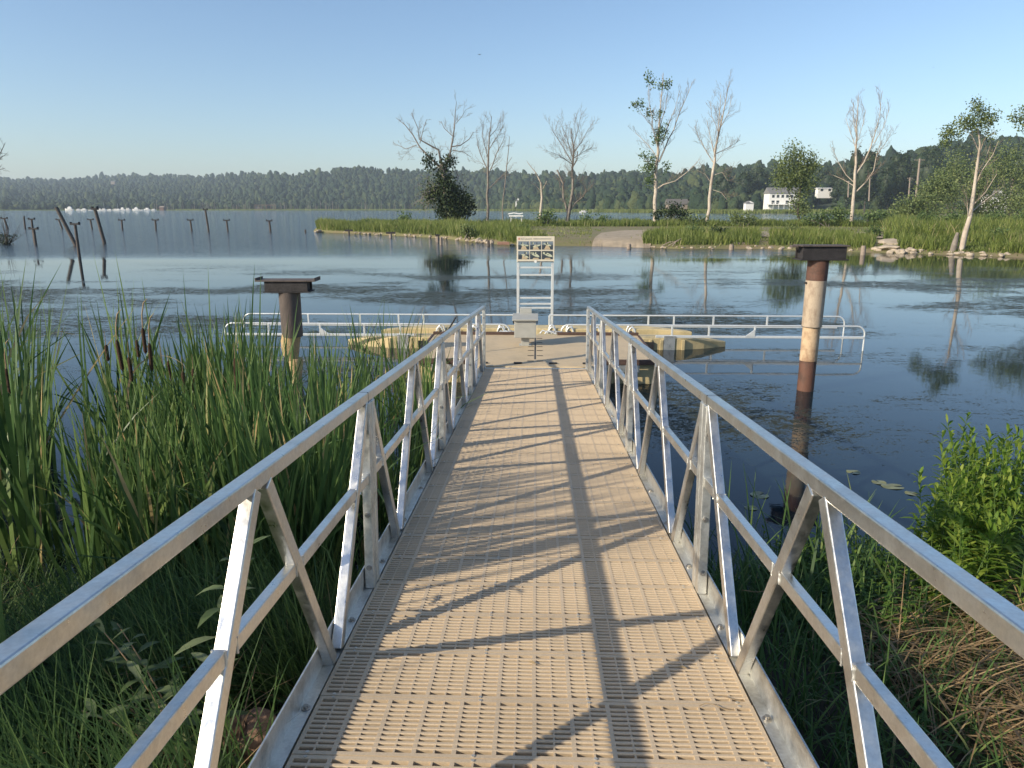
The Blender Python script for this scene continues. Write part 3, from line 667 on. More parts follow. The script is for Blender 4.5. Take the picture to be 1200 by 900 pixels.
# ================================================================ BANK GRASS AND WEEDS
KEEP = [(on(292, 862, .5), .30), (g(165, 2.45), .33), (g(120, 2.25), .25), (g(60, 2.4), .2)]
def on_bank(region):
    while True:
        x, y = region()
        if all((x - c.x) ** 2 + (y - c.y) ** 2 > r * r or rng.random() < .06 for c, r in KEEP): return (x, y, bankz(x, y))
def grass(name, region, n, h0, h1, w0, w1, label, m='grass', lean=.5, curve=1.2, tb=0.0, segs=5, azc=None, z0=None):
    pts = np.array([on_bank(region) for _ in range(n)])
    if z0 is not None: pts[:, 2] = np.maximum(pts[:, 2], z0)
    az = U(0, 6.28, n) if azc is None else nr.normal(azc, .7, n)
    o = blades(name, pts, U(h0, h1, n), U(w0, w1, n), U(0, lean, n), U(.1, curve, n), az, segs, np.clip(nr.beta(2, 2.6, n) + tb, 0, 1), M[m], power=2.5)
    o['kind'] = 'stuff'; o['label'] = label
leftbank = poly_region([(-.95, -.5), (-.95, 4.6), (-2.0, 4.9), (-4.8, 4.8), (-6, 3.2), (-5.5, -.5)])
grass('bank_grass', leftbank, 11000, .28, .7, .004, .010, 'long fine dark grass on the left bank under the railing', curve=1.9, lean=.7)
grass('bank_grass', poly_region([(-1.0, 1.5), (-1.0, 4.3), (-1.9, 4.6), (-2.6, 3.4), (-2.0, 1.5)]), 5200, .5, .95, .004, .008, 'long arching grass combed toward the gangway on the left', curve=1.8, lean=.9, azc=2.9)
grass('bank_grass', poly_region([(-.9, 0), (-.9, 5.0), (.9, 5.0), (.9, 0)]), 2000, .2, .4, .005, .009, 'short grass in the shade below the gangway')
rightbank = poly_region([(.95, -.5), (.95, 4.8), (1.8, 5.0), (3.4, 5.1), (6, 4.6), (6, -.5)])
grass('bank_grass', rightbank, 11500, .22, .52, .006, .013, 'tangled green grass on the right bank beside the railing', curve=2.0, lean=.8, tb=.08)
grass('bank_reeds', poly_region([(1.0, 3.6), (1.0, 4.9), (2.6, 5.0), (2.8, 3.7)]), 150, .5, 1.0, .012, .02, 'broad grass blades at the right water edge', m='reed', curve=1.2, lean=.5)
# flattened straw
pts = []; 
strawreg = poly_region([(1.7, 2.3), (1.7, 3.7), (2.4, 4.2), (3.3, 3.9), (3.2, 2.4), (2.4, 2.0)])
for _ in range(2500):
    x, y = strawreg(); pts.append((x, y, bankz(x, y) + rng.uniform(.02, .26)))
n = len(pts)
o = blades('dry_straw', pts, U(.25, .75, n), U(.004, .008, n), U(.7, 1.5, n), U(.3, 1.3, n), nr.normal(-1.0, .8, n), 5, nr.beta(2, 2, n), M['straw'], power=3); o['kind'] = 'stuff'; o['label'] = 'flattened dry tan straw heaped on the right bank'
pts = []
for _ in range(500):
    x, y = leftbank(); pts.append((x, y, bankz(x, y) + .05))
n = len(pts)
o = blades('dry_straw', pts, U(.3, .8, n), U(.003, .006, n), U(.2, 1.2, n), U(.3, 1.5, n), U(0, 6.28, n), 6, nr.beta(2, 2, n), M['straw'], power=3); o['kind'] = 'stuff'; o['label'] = 'scattered dry stems among the dark grass on the left bank'

# leaf shape: pointed blade folded along the midrib
def lance(mb_V, mb_F, mb_T, base, d, nrm, L, Wd, droop, tint):
    side = d.cross(nrm).normalized(); up = side.cross(d).normalized(); b = len(mb_V); prof = (0.02, .75, 1.0, .72, .0)
    for i, q in enumerate(prof):
        t = i / 4; c = base + d * (L * t) - Vector((0, 0, 1)) * (droop * L * t * t)
        mb_V += [tuple(c - side * (Wd/2*q) + up * (Wd*.12*q)), tuple(c), tuple(c + side * (Wd/2*q) + up * (Wd*.12*q))]; mb_T += [tint] * 3
    for i in range(4):
        k = b + i * 3; mb_F += [(k, k+1, k+4, k+3), (k+1, k+2, k+5, k+4)]
def leafy_stem(root, H, lean, az, leafL, leafW, count, m_leaf, m_stem, r0, start=.12, elev=.5, tip_gather=1.0, tb=0.0, name='leaf_cluster', single=False):
    pts = []
    for k in range(9):
        t = k / 8; pts.append(Vector((math.cos(az) * lean * H * t * t, math.sin(az) * lean * H * t * t, H * t)))
    MB().tube(pts, [.006 * (1 - .7 * k / 8) for k in range(9)], 5).build('stem', m_stem, root)
    V, F, T = [], [], []
    for i in range(count):
        t = start + (1 - start) * (i / count) ** .9; f = t * 8; k = min(7, int(f)); p = pts[k].lerp(pts[k+1], f - k)
        a = i * 2.4 + r0.uniform(-.4, .4); e = elev + r0.uniform(-.25, .3) + .5 * (t > .85)
        d = Vector((math.cos(a) * math.cos(e), math.sin(a) * math.cos(e), math.sin(e)))
        s = (1 - .45 * t * tip_gather) * r0.uniform(.75, 1.15)
        if single: V, F, T = [], [], []
        lance(V, F, T, p, d, Vector((0, 0, 1)), leafL * s, leafW * s, r0.uniform(.1, .6), min(1, max(0, r0.betavariate(2, 2) + tb)))
        if single: mesh_np('leaf', V, F, T, [m_leaf], True, root)
    if not single: mesh_np(name, V, F, T, [m_leaf], True, root)
# tall bright weed bush at the right: stems grouped in individual plants
def plant(name, label, cat, x, y, group, stems, H0, H1, L, Wd, cnt, ml, spread=.15, lean=.18, elev=.5, tb=0.0, seed=1, single=False):
    t = thing(name, label, cat, (x, y, bankz(x, y) - .02), 0, group); r0 = random.Random(seed)
    for k in range(stems):
        sub = bpy.data.objects.new('shoot', None); COL.objects.link(sub); sub.parent = t; sub.location = (r0.uniform(-spread, spread), r0.uniform(-spread, spread), 0)
        leafy_stem(sub, r0.uniform(H0, H1), r0.uniform(0, lean), r0.uniform(0, 6.28), L, Wd, cnt, ml, M['leaf_plain'], r0, elev=elev, tb=tb, single=single)
    return t
for i, (px, D, hh_, lab) in enumerate([
    (1212, 4.35, 1.25, 'tall bright green leafy weed, highest at the right edge of the photo'),
    (1188, 4.5, 1.08, 'bright leafy weed just left of the tallest one'),
    (1230, 4.1, 1.15, 'bright leafy weed cut by the right edge, above the handrail'),
    (1200, 4.0, .88, 'shorter bright weed at the front left of the weed clump'),
    (1222, 3.7, .85, 'leafy weed low in front of the tall clump, by the handrail'),
    (1250, 4.6, 1.1, 'leafy weed behind the tallest one at the right edge')]):
    p = g(px, D)
    plant('leafy_weed', lab, 'weed', p.x, p.y, 'bright leafy weeds at the right edge', 24, hh_*.72, hh_*1.16, .17, .034, 60, M['gold'], spread=.19, seed=i+5, tb=.05)
for i, (px, D, lab) in enumerate([
    (960, 4.6, 'leafy weed nearest the railing at the right water edge'), (1130, 4.0, 'leafy weed above the straw, before the tall clump'), (985, 4.1, 'leafy weed low behind the long right brace'), (1150, 3.5, 'leafy weed low under the tall clump by the straw'), (1060, 3.7, 'broad leafy weed at the left end of the straw'),
    (1000, 4.65, 'small leafy weed at the water edge right of the third brace'),
    (1035, 4.75, 'bushy weed with a yellow bloom at the right water edge'),
    (1075, 4.9, 'thin feathery weed leaning over the water at right'),
    (1110, 4.5, 'mid height weed between the yellow bloom and tall clump'),
    (1020, 4.2, 'low broad weed behind the handrail at lower right'),
    (1075, 4.2, 'dark leafy weed above the straw heap')]):
    p = g(px, D)
    t = plant('bank_weed', lab, 'weed', p.x, p.y, 'small weeds along the right water edge', 13, .26, .55, .085, .03, 28, M['leaf'], spread=.2, seed=i+30, elev=.25)
    if i == 6:
        V, F, T = [], [], []
        for k in range(9):
            a = k * .7; lance(V, F, T, Vector((0, 0, 0)), Vector((math.cos(a), math.sin(a)*.7, .5)).normalized(), Vector((0,0,1)), .03, .016, .2, .5)
        M['bloom'] = leafmat('yellow_bloom', [(0, (.6, .38, .03)), (1, (.75, .5, .05))], trans=.2)
        o = mesh_np('flower', V, F, T, [M['bloom']], True, t); o.location = (-.12, -.12, .5)
# willow sapling bottom left + leafy undergrowth
p = g(165, 2.45); t = thing('willow_sapling', 'pale leafy sapling with long pointed leaves at the bottom left', 'sapling', (p.x, p.y, bankz(p.x, p.y)), 0)
r0 = random.Random(4)
for (dx, dy, H, ln, az) in ((0, 0, .95, .22, .3), (-.03, -.08, .62, .5, 2.9), (-.08, .0, .5, .7, 2.6), (-.02, -.1, .45, .6, 3.6)):
    sub = bpy.data.objects.new('shoot', None); COL.objects.link(sub); sub.parent = t; sub.location = (dx, dy, 0)
    leafy_stem(sub, H * 1.2, ln, az, .21, .055, 24, M['palewillow'] if 'palewillow' in M else M.setdefault('palewillow', leafmat('pale_willow_leaf', [(0, (.07, .11, .04)), (.6, (.15, .2, .09)), (1, (.27, .3, .16))], trans=.35)), M['dry'], r0, single=True, elev=.3)
for i, (px, D, lab) in enumerate([(120, 3.0, 'dark leafy undergrowth behind the sapling, left part'), (60, 2.7, 'dark leafy undergrowth at the bottom left corner'), (150, 3.6, 'dark leafy undergrowth below the lower handrail at left'), (40, 3.6, 'dark leafy undergrowth at the left edge under the reeds'), (210, 3.2, 'dark leafy undergrowth right of the sapling')]):
    p = g(px, D)
    plant('undergrowth_plant', lab, 'plant', p.x, p.y, 'dark leafy undergrowth on the left bank', 9, .3, .62, .12, .024, 20, M['grassleaf'] if 'grassleaf' in M else M.setdefault('grassleaf', leafmat('dark_undergrowth_leaf', [(0, (.025, .055, .015)), (.6, (.05, .09, .025)), (1, (.09, .14, .04))], trans=.3)), spread=.35, seed=i+60, elev=.3)
# broad single blades at the lower left edge
base = []; 
for px, py in ((20, 880), (8, 860), (30, 870), (2, 800)): q = on(px, py, .45); base.append(tuple(q))
o = blades('broad_reed_blades', base, [.95, .9, .7, 1.0], [.03, .026, .022, .03], [.02]*4, [.15]*4, [1, 2, 3, 1.5], 8, [.75, .6, .7, .6], M['reed'], face=[.1, -.2, .3, 0], power=4)
tag(o, 'few broad upright reed blades at the lower left corner', 'reed')
def rock_mb(seed, r, sq, sub=2):
    r0 = random.Random(seed); b = MB(); b.ico((0, 0, 0), r, sq, sub, .0, r0)
    off = [Vector((r0.uniform(-1,1), r0.uniform(-1,1), r0.uniform(-1,1))).normalized() for _ in range(9)]
    vs = []
    for v in b.v:
        V_ = Vector(v); k = 1.0
        for o_ in off:
            dd = V_.normalized().dot(o_)
            if dd > .62: k -= (dd - .62) * .55
        k += r0.uniform(-.025, .025); vs.append(tuple(V_ * k))
    b.v = vs; b.sm = [False] * len(b.sm); return b
q = on(292, 862, .5)
o = rock_mb(3, .15, (1.1, .9, .75), 3).build('bank_rock', M['redrock']); o.location = q; tag(o, 'round reddish rock in the grass beside the left bottom chord', 'rock')

# black cable along the left chord
cb = MB().tube([on(484, 566, .95), at(500, 535, 5.3), at(512, 512, 6.2), at(524, 494, 7.0)], .008, 6).build('cable', M['dark']); tag(cb, 'thin black cable running outside the left braces', 'cable')
cb = MB().tube([at(508, 428, 10.9), at(520, 396, 11.4), at(534, 372, 11.6)], .014, 6).build('tie_rope', M['dark']); tag(cb, 'dark taut line from dock corner up behind left handrail', 'rope')

# litter on the deck
def deckpt(X_, s, n_=.004): return gw.matrix_basis @ Vector((X_, s, n_))
for i, (px, py, lab) in enumerate(((800, 780, 'small brown dead leaf on the deck near the right chord'), (625, 778, 'tiny dark scrap lying mid deck left of the long shadow'))):
    y = py - 314; X_ = (px - 628) * 1.513 / y; s = (1262 / y - .24) / .987
    o = mesh_np('dead_leaf', [(-.02, 0, 0), (0, -.006, .004), (.022, .002, .002), (0, .008, .006)], [(0, 1, 2, 3)], [1], [M['straw']]); o.location = deckpt(X_, s); o.rotation_euler = (0, 0, -.5); tag(o, lab, 'leaf')
for i, (px, py, lab) in enumerate(((820, 825, 'thin curled stem lying on deck at lower right'), (838, 815, 'second thin stem crossing the curled one on deck'), (870, 690, 'short dry stem on deck beside the right chord'))):
    y = py - 314; X_ = (px - 628) * 1.513 / y; s = (1262 / y - .24) / .987; r0 = random.Random(i); p0 = deckpt(X_, s)
    b = MB().tube([p0 + Vector((.025*k, .012*math.sin(k*1.3+i), .003 + .004*math.sin(k))) for k in range(5)], .0013, 4); o = b.build('fallen_twig', M['dry']); tag(o, lab, 'stem')
# lily pads
for i, (px, py, r_, lab) in enumerate(((1046, 570, .08, 'yellowing lily pad floating right of the pile, longest of its row'), (1030, 565, .07, 'small curled lily pad left of the yellowing one'), (1105, 562, .06, 'pale lily pad farthest right on the dark water'), (1122, 568, .07, 'little lily pad beside the far right one'),
      (890, 580, .09, 'round lily pad seen just under the right handrail'), (880, 595, .06, 'dim lily pad nearer the gangway under the handrail'), (1000, 553, .07, 'lily pad scrap right of the pile reflection'), (1068, 578, .06, 'tiny lily pad right of the yellowing one'))):
    q = on(px, py, .004); b = MB(); n = 18
    vs = [(0, 0, 0)] + [(r_ * math.cos(.25 + 5.8 * k / n) * (1.4 if i == 0 else 1), r_ * math.sin(.25 + 5.8 * k / n), .004 * math.sin(k)) for k in range(n + 1)]
    b.add(vs, [(0, k, k + 1) for k in range(1, n + 1)])
    o = b.build('lily_pad', M['pad'] if 'pad' in M else M.setdefault('pad', mat('lily_pad', (.17, .17, .07), rough=.4, var=.35, scale=9))); o.location = q; o.rotation_euler = (0, 0, i * 1.7); tag(o, lab, 'lily pad', 'lily pads right of the gangway')
# ================================================================ SPIT OF LAND
def Dw(py): return (on(600, py, 0) - CAM).dot(FWD)
sp_px = [362, 368, 376, 400, 440, 480, 520, 560, 600, 640, 700, 740, 780, 800, 860, 900, 960, 1000, 1060, 1120, 1200, 1300, 1500]
sp_y0 = [270.4, 271.3, 272, 273.2, 275, 277, 279.5, 284.5, 287.5, 288.2, 288.6, 290, 291, 292, 291.5, 292, 294, 295.5, 297, 299, 302, 307, 320]
D0 = lambda px: Dw(float(np.interp(px, sp_px, sp_y0)))
bk_px = [362, 368, 376, 420, 480, 600, 800, 1000, 1060, 1110, 1500]
bk_D = [89, 92, 97, 103, 106, 112, 116, 122, 150, 330, 380]
D1 = lambda px: float(np.interp(px, bk_px, bk_D))
def spz(px, D):
    a, b = D0(px), D1(px); e = min(D - a, b - D)
    return -.35 + .85 * (1 - math.exp(-max(0, e + .6) / 1.5)) if e > -.6 else -.35
cols = list(np.arange(362, 1480, 7)); rows = 34; V = []; F = []
for px in cols:
    a, b = D0(px) - .6, D1(px) + .6
    for j in range(rows):
        t = j / (rows - 1); t = t ** 1.6; D = a + (b - a) * t; V.append(tuple(g(px, D, spz(px, D))))
for i in range(len(cols) - 1):
    for j in range(rows - 1): k = i * rows + j; F.append((k, k + rows, k + rows + 1, k + 1))
M['turf'] = mat('spit_turf', (.15, .155, .055), rough=.95, scale=.5, col2=(.20, .15, .085), bump=.5, bscale=3)
tag(mesh_np('spit_ground', V, F, mats=[M['turf']], smooth=True), kind='structure')
# sandy landing and track
def sheet(name, edge0, edge1, m, dz=.07):
    V = []; F = []; pxs = np.linspace(edge0[0][0], edge0[-1][0], 120); k = 14
    for px in pxs:
        y0 = np.interp(px, [e[0] for e in edge0], [e[1] for e in edge0]); y1 = np.interp(px, [e[0] for e in edge1], [e[1] for e in edge1])
        y0 += .35 * math.sin(px * .21) + .2 * math.sin(px * .53)
        for j in range(k):
            p = on(px, y0 + (y1 - y0) * j / (k - 1), .5); D = (p - CAM).dot(FWD); V.append((p.x, p.y, spz(px, D) + dz))
    for i in range(len(pxs) - 1):
        for j in range(k - 1): a = i * k + j; F.append((a, a + k, a + k + 1, a + 1))
    return tag(mesh_np(name, V, F, mats=[m], smooth=True), kind='structure')
sheet('sandy_landing', [(690, 283.5), (705, 283.8), (730, 284.2), (755, 285), (764, 281), (775, 277.5)], [(690, 283), (705, 273.5), (730, 270.6), (755, 270.2), (764, 270.2), (775, 270.5)], M['sand'])
sheet('sandy_track', [(764, 275.5), (850, 277), (900, 278.5), (1000, 279.5), (1080, 280.5), (1150, 283)], [(764, 271), (850, 271.3), (900, 271.8), (1000, 272.2), (1080, 272.6), (1150, 274)], M['sand'], .075)
# grasses of the spit
def spitgrass(n, sel, h0, h1, w0, w1, label, m='spitgrass', tb=0, lean=.3, name='tall_grass'):
    P = []
    while len(P) < n:
        px = nr.uniform(370, 1260); a, b = D0(px), D1(px)
        r = sel(px, a, b)
        if r is None: continue
        D = r; P.append(tuple(g(px, D, max(0, spz(px, D)) - .05)))
    P = np.array(P); patch = .5 + .5 * np.sin(P[:, 0] * .9 + 2 * np.sin(P[:, 1] * .35)) * np.sin(P[:, 0] * .23 + 1)
    clump = .5 + .5 * np.sin(P[:, 0] * 2.9 + 3 * np.sin(P[:, 1] * 1.1)) * np.sin(P[:, 1] * 1.7 + P[:, 0]); h = U(h0, h1, n) * (.55 + .45 * patch + .35 * clump); h *= np.where(nr.random(n) < .03, 1.35, 1); bald = np.sin(P[:, 0] * .55 + 1.3 * np.sin(P[:, 1] * .5)) + np.sin(P[:, 0] * .21 + 2) + nr.normal(0, .35, n); h = np.where(bald > 1.05, h * .42, h)
    o = blades(name, P, h, U(w0, w1, n), U(0, lean, n), U(0, .7, n), U(0, 6.28, n), 2, np.clip(nr.beta(2, 2.4, n) * .8 + .35 * (patch - .5) + .3 * (clump - .5) + np.where(nr.random(n) < .05, .5, 0) + tb, 0, 1), M[m], face=U(-.7, .7, n), power=2)
    o['kind'] = 'stuff'; o['label'] = label
def s_left(px, a, b):
    if px > 620: return None
    t = (px - 372) / 60
    return a + .9 + nr.random() * (b - a - 1.5) * (.75 if px < 560 else .9)
spitgrass(30000, s_left, .6, 1.1, .03, .08, 'tall green grass covering the narrow left end of the spit')
def s_front(px, a, b):
    if 690 < px < 756 or px < 600: return None
    if px < 690:
        return a + .6 + nr.random() * 2.5 if nr.random() < .35 and px < 640 else None
    if 892 < px < 905 or 1030 < px < 1058: return None
    k = min(1, (px - 752) / 26)
    return a + 1.0 + nr.random() * (13.5 * k if px < 1040 else 14)
spitgrass(30000, s_front, .42, .9, .03, .07, 'tall green grass between the water and the sandy track', tb=.04)
def s_back(px, a, b):
    if px < 600: return None
    lo = 92 if px < 980 else max(84, 92 - (px - 980) * .06)
    hi = min(b - 1, lo + 16)
    return lo + nr.random() ** 1.3 * (hi - lo)
spitgrass(30000, s_back, .55, 1.0, .05, .11, 'tall green weeds along the back of the spit', tb=-.03)
def s_low(px, a, b):
    if px < 590: return None
    D = a + .3 + nr.random() * 50
    if 694 < px < 775 and math.sin(px * .5 + D * .7) + math.sin(px * .17 - D * .31) < .9 + min(1, (px - 694) * .05): return None
    return D
spitgrass(26000, s_low, .08, .26, .04, .09, 'short patchy grass on the open part of the spit', tb=.1)
def s_mid(px, a, b):
    if px < 1040: return None
    return 52 + nr.random() * 60
spitgrass(26000, s_mid, .8, 1.5, .05, .11, 'green and tan weeds behind the leaning tree at the right', tb=.02)

# ---- stones
stone_meshes = []
for k in range(5):
    mb = rock_mb(20 + k, .5, (1, .8, .62), 2); stone_meshes.append(mb.mesh('shore_stone', M['rock']))
def stone(px, D, w, label, k=None, zr=.4, grp='stones along the spit shore'):
    o = bpy.data.objects.new('shore_stone', stone_meshes[rng.randrange(5) if k is None else k]); COL.objects.link(o)
    p = g(px, D, 0); s = w / 1.0; o.location = (p.x, p.y, max(0, spz(px, D)) * .6 + s * .1); o.scale = (s, s * rng.uniform(.7, 1.1), s * rng.uniform(.6, 1)); o.rotation_euler = (0, rng.uniform(-.2, .2), rng.uniform(0, 6))
    tag(o, label, 'stone', grp); return o
for i, (px, y, w, lab) in enumerate([(373, 270.8, 1.1, 'big pale boulder at the very tip of the spit'), (378, 270, .9, 'boulder just behind the tip boulder of the spit'), (385, 270.6, 1.0, 'third boulder from the tip of the spit'), (368, 271, .5, 'small dark stone lying off the tip of the spit')]):
    stone(px, Dw(y + 1.2), w, lab, i, grp='boulders at the spit tip')
for i in range(46): px = rng.uniform(392, 600); stone(px, D0(px) + rng.uniform(-.1, .7), rng.uniform(.22, .55) if px < 530 else rng.uniform(.3, .7), 'pale stone in the row along the left shore of the spit')
for i in range(16): px = rng.uniform(536, 578); stone(px, D0(px) + rng.uniform(.1, 2.0), rng.uniform(.4, .8), 'pale stone in the small heap before the grass, left of the sign', grp='stone heap left of the sign')
for i in range(14): px = rng.uniform(765, 850); stone(px, D0(px) + rng.uniform(-.1, .6), rng.uniform(.2, .4), 'small stone at the foot of the grass, right of the sand', grp='stones right of the sand')
for i in range(50): px = rng.uniform(880, 1200); stone(px, D0(px) + rng.uniform(-.1, 1.0), rng.uniform(.25, .75) * (1.1 if 1000 < px < 1080 else .8), 'pale stone along the right shore of the spit', grp='stones along the right shore')
for (px, D_, w, lab) in ((1044, D0(1044) + .9, 1.9, 'broad flat pale stone at the shore right of the tall pile'), (1052, D0(1052) + 3.2, 2.6, 'long low slab of stone set back from the right shore'), (1075, D0(1075) + .6, 1.2, 'rounded boulder right of the flat pale stone')):
    o = stone(px, D_, w, lab, 1, grp='large stones on the right shore'); o.scale.z = w * .35
# old log walls and short piles at the shore
def stub(px, y0, y1, w, label, m='old_pile', cap_=0, lean=0.0):
    p = on(px, y1, 0); D = (p - CAM).dot(FWD); zt = at(px, y0, D).z; wd = w * D / FPX
    t = thing('pile_stump', label, 'pile stump', (p.x, p.y, 0), YAW, 'pile stumps along the spit shore')
    MB().tube([(0, 0, -1), (0, 0, zt*.5), (lean, 0, zt)], [wd/2, wd/2, wd/2*.9], 10).build('shaft', M[m], t)
    if cap_: MB().box(-wd*cap_/2, wd*cap_/2, -wd*.4, wd*.4, zt + .003, zt + .35*wd + .1).build('cap', M['rust'], t)
stub(358, 269, 273, 2, 'lone thin stump in open water left of the spit tip')
stub(409, 271, 275, 2.2, 'capped stump nearest the spit tip', cap_=4)
stub(458, 274, 278.5, 3, 'capped stump below the middle of the left spit', 'pole', cap_=3.4)
stub(513, 277, 284, 3, 'left one of two pale paired stumps near the dark tree reflection', 'pole', cap_=1.6)
stub(517, 278, 287, 3, 'right one of two pale paired stumps near the dark tree reflection', 'pole')
stub(572.5, 281.5, 288.5, 3.2, 'stump left of the sign under the shore stones', 'old_pile')
stub(737, 286, 291.5, 5, 'pale stump with a white plank at the sandy landing', 'pole')
stub(857, 286.5, 292.5, 5.5, 'round stump at the left end of the log wall', 'pole')
stub(1011, 288, 299, 5.5, 'tall round stump right of the tall pile at the shore', 'pole')
stub(732, 280.5, 284.5, 3, 'black post stub on the sand, left of two', 'dark'); stub(742, 280.5, 284.5, 3, 'black post stub on the sand, right of two', 'dark')
def block(px, y, w, h, m, name, label, cat, z0=.05):
    p = on(px, y, 0); D = (p - CAM).dot(FWD); wd = w * D / FPX; hd = h * D / FPX
    o = MB().box(-wd/2, wd/2, -.25, .25, 0, hd).build(name, M[m], None, .02); o.location = (p.x, p.y, z0); o.rotation_euler = (0, 0, YAW); tag(o, label, cat); return o
M['redbrown'] = mat('red_brown_timber', (.30, .17, .12), rough=.9, var=.2)
block(590, 287.5, 14, 3.2, 'redbrown', 'timber_block', 'reddish timber block at the shore left of the sign', 'timber')
block(870, 290.5, 22, 2.2, 'rock', 'log_wall', 'lower pale log of the wall on the right shore', 'log'); block(870, 290.2, 21, 2.0, 'pole', 'log_wall', 'upper log resting on the pale log wall', 'log', .24)
block(737, 287, 13, 1.2, 'white', 'plank', 'white plank lying across the pale stump at the sand', 'plank', .27)
block(995, 292.5, 20, 2, 'redbrown', 'timber_beam', 'long orange brown beam at the shore behind the tall pile', 'timber')
for i, (x0, x1) in enumerate(((778, 795), (785, 803), (790, 800))):
    a = g(x0, D0(x0) + .5, .15); b_ = g(x1, D0(x1) + 1.4, .45 + .1 * i); o = MB().tube([a, a.lerp(b_, .5) + Vector((0, 0, .1)), b_], .04, 6).build('driftwood', M['pole'])
    tag(o, ['pale driftwood stick at the shore grass, lowest', 'pale driftwood stick crossing the lowest one', 'short driftwood stick behind the crossing ones'][i], 'driftwood')

# ================================================================ T PILES in open water left
def tpile(xt, yt, xb, yb, wcap, wsh, label, capped=True):
    p = on(xb, yb, 0); D = (p - CAM).dot(FWD); q = at(xt, yt, D) - p; ws = wsh * D / FPX; wc = wcap * D / FPX
    t = thing('dock_pile', label, 'pile', tuple(p), 0, 'old dock piles standing in the lake')
    MB().tube([-q * (1.0 / max(.3, q.z)), (0, 0, 0), q * .5, q], [ws/2, ws/2, ws/2*.96, ws/2*.92], 10).build('shaft', M['old_pile'], t)
    if capped:
        o = MB().box(-wc/2, wc/2, -ws*.6, ws*.6, 0, ws*.55).box(-wc/2, -wc/2 + ws*.14, -ws*.6, ws*.6, ws*.56, ws*.95).box(wc/2 - ws*.14, wc/2, -ws*.6, ws*.6, ws*.56, ws*.95).build('cap', M['rust'], t)
        o.location = q; o.rotation_euler = (0, 0, YAW)
for a in [(5, 256.5, 9, 268, 7, 2.2, 'capped pile at the left edge behind the dead shrub'), (28, 253.5, 29.5, 268, 0, 2, 'thin bare stake without a cap near the left edge', False),
    (37, 257.5, 40.5, 284, 7, 2.3, 'far capped pile rising behind a nearer one at left'), (39.5, 269, 42, 286.5, 10, 3, 'nearer capped pile in the overlapping left pair'),
    (69, 258, 73, 268.5, 6.5, 2, 'short capped pile left of the big leaning pile'), (66, 243, 89, 288, 0, 4.3, 'big bare pile leaning strongly to the left', False),
    (88, 263.5, 93, 300.5, 10, 3.4, 'nearest capped pile at the foot of the big leaning one'), (106, 258, 108, 268.5, 6.5, 2, 'capped pile between the two big leaning ones'),
    (111.5, 246, 122.5, 285, 6, 4, 'big pile leaning left with a small cap'), (142.6, 258.5, 143.5, 268.7, 7, 2.1, 'capped pile first right of the leaning pair'),
    (182, 258.5, 182.8, 269.5, 7, 2.2, 'capped pile second right of the leaning pair'), (223, 258.5, 224.7, 270, 6.5, 2.2, 'capped pile just left of the tall leaning one at centre left'),
    (240.7, 246.5, 244.5, 270.5, 4.5, 2.4, 'tall thin leaning pile in the middle of the row'), (265.5, 258.8, 267, 270.5, 6.5, 2.2, 'capped pile just right of the tall leaning one'),
    (315.5, 259.5, 317, 271, 6.5, 2.4, 'last capped pile on the right of the row')]: tpile(*a)

# ================================================================ TREES
def wobble(pts, r0, amt):
    out = [pts[0]]
    for i in range(1, len(pts)):
        a, b = pts[i-1], pts[i]; L = (b - a).length; n = max(1, int(L / 1.2))
        for k in range(1, n + 1):
            p = a.lerp(b, k / n)
            if k < n or i < len(pts) - 1: p = p + Vector((r0.uniform(-1, 1), r0.uniform(-1, 1), r0.uniform(-.5, .5))) * amt
            out.append(p)
    return out
def twigs(mb, path, rad, r0, depth, length, ang, up, every, tips, n=4, start=.25, rmin=.012):
    """side shoots along a limb, recursively"""
    L = sum((path[i+1] - path[i]).length for i in range(len(path) - 1)); s = L * start; acc = 0
    nxt = s
    for i in range(len(path) - 1):
        seg = path[i+1] - path[i]; sl_ = seg.length
        if sl_ < 1e-4: continue
        d = seg.normalized()
        while nxt < acc + sl_:
            f = (nxt - acc) / sl_; p = path[i] + seg * f; t = nxt / L; r = (rad[i] + (rad[i+1] - rad[i]) * f)
            a = r0.uniform(0, 2 * math.pi); o1 = d.orthogonal().normalized(); o2 = d.cross(o1); side = o1 * math.cos(a) + o2 * math.sin(a)
            q = r0.uniform(*ang); dr = (d * math.cos(q) + side * math.sin(q)).normalized(); ln = length * r0.uniform(.5, 1.3) * (1 - .45 * t)
            pts = [p]; dd = dr.copy()
            for k in range(3):
                dd = (dd + Vector((r0.uniform(-.25, .25), r0.uniform(-.25, .25), r0.uniform(-.15, .2) + up))).normalized(); pts.append(pts[-1] + dd * ln / 3)
            rr = min(r * .5, .012 + ln * .011); rs = [max(rmin * .7, rr * (1 - k * .27)) for k in range(4)]
            mb.tube(pts, rs, n, cap=False); tips.append(pts[-1]); tips.append(pts[2])
            if depth > 0: twigs(mb, pts, rs, r0, depth - 1, ln * .52, ang, up * .8, max(.16, ln / 7), tips, 3, .2, rmin)
            nxt += every * r0.uniform(.8, 1.75)
        acc += sl_
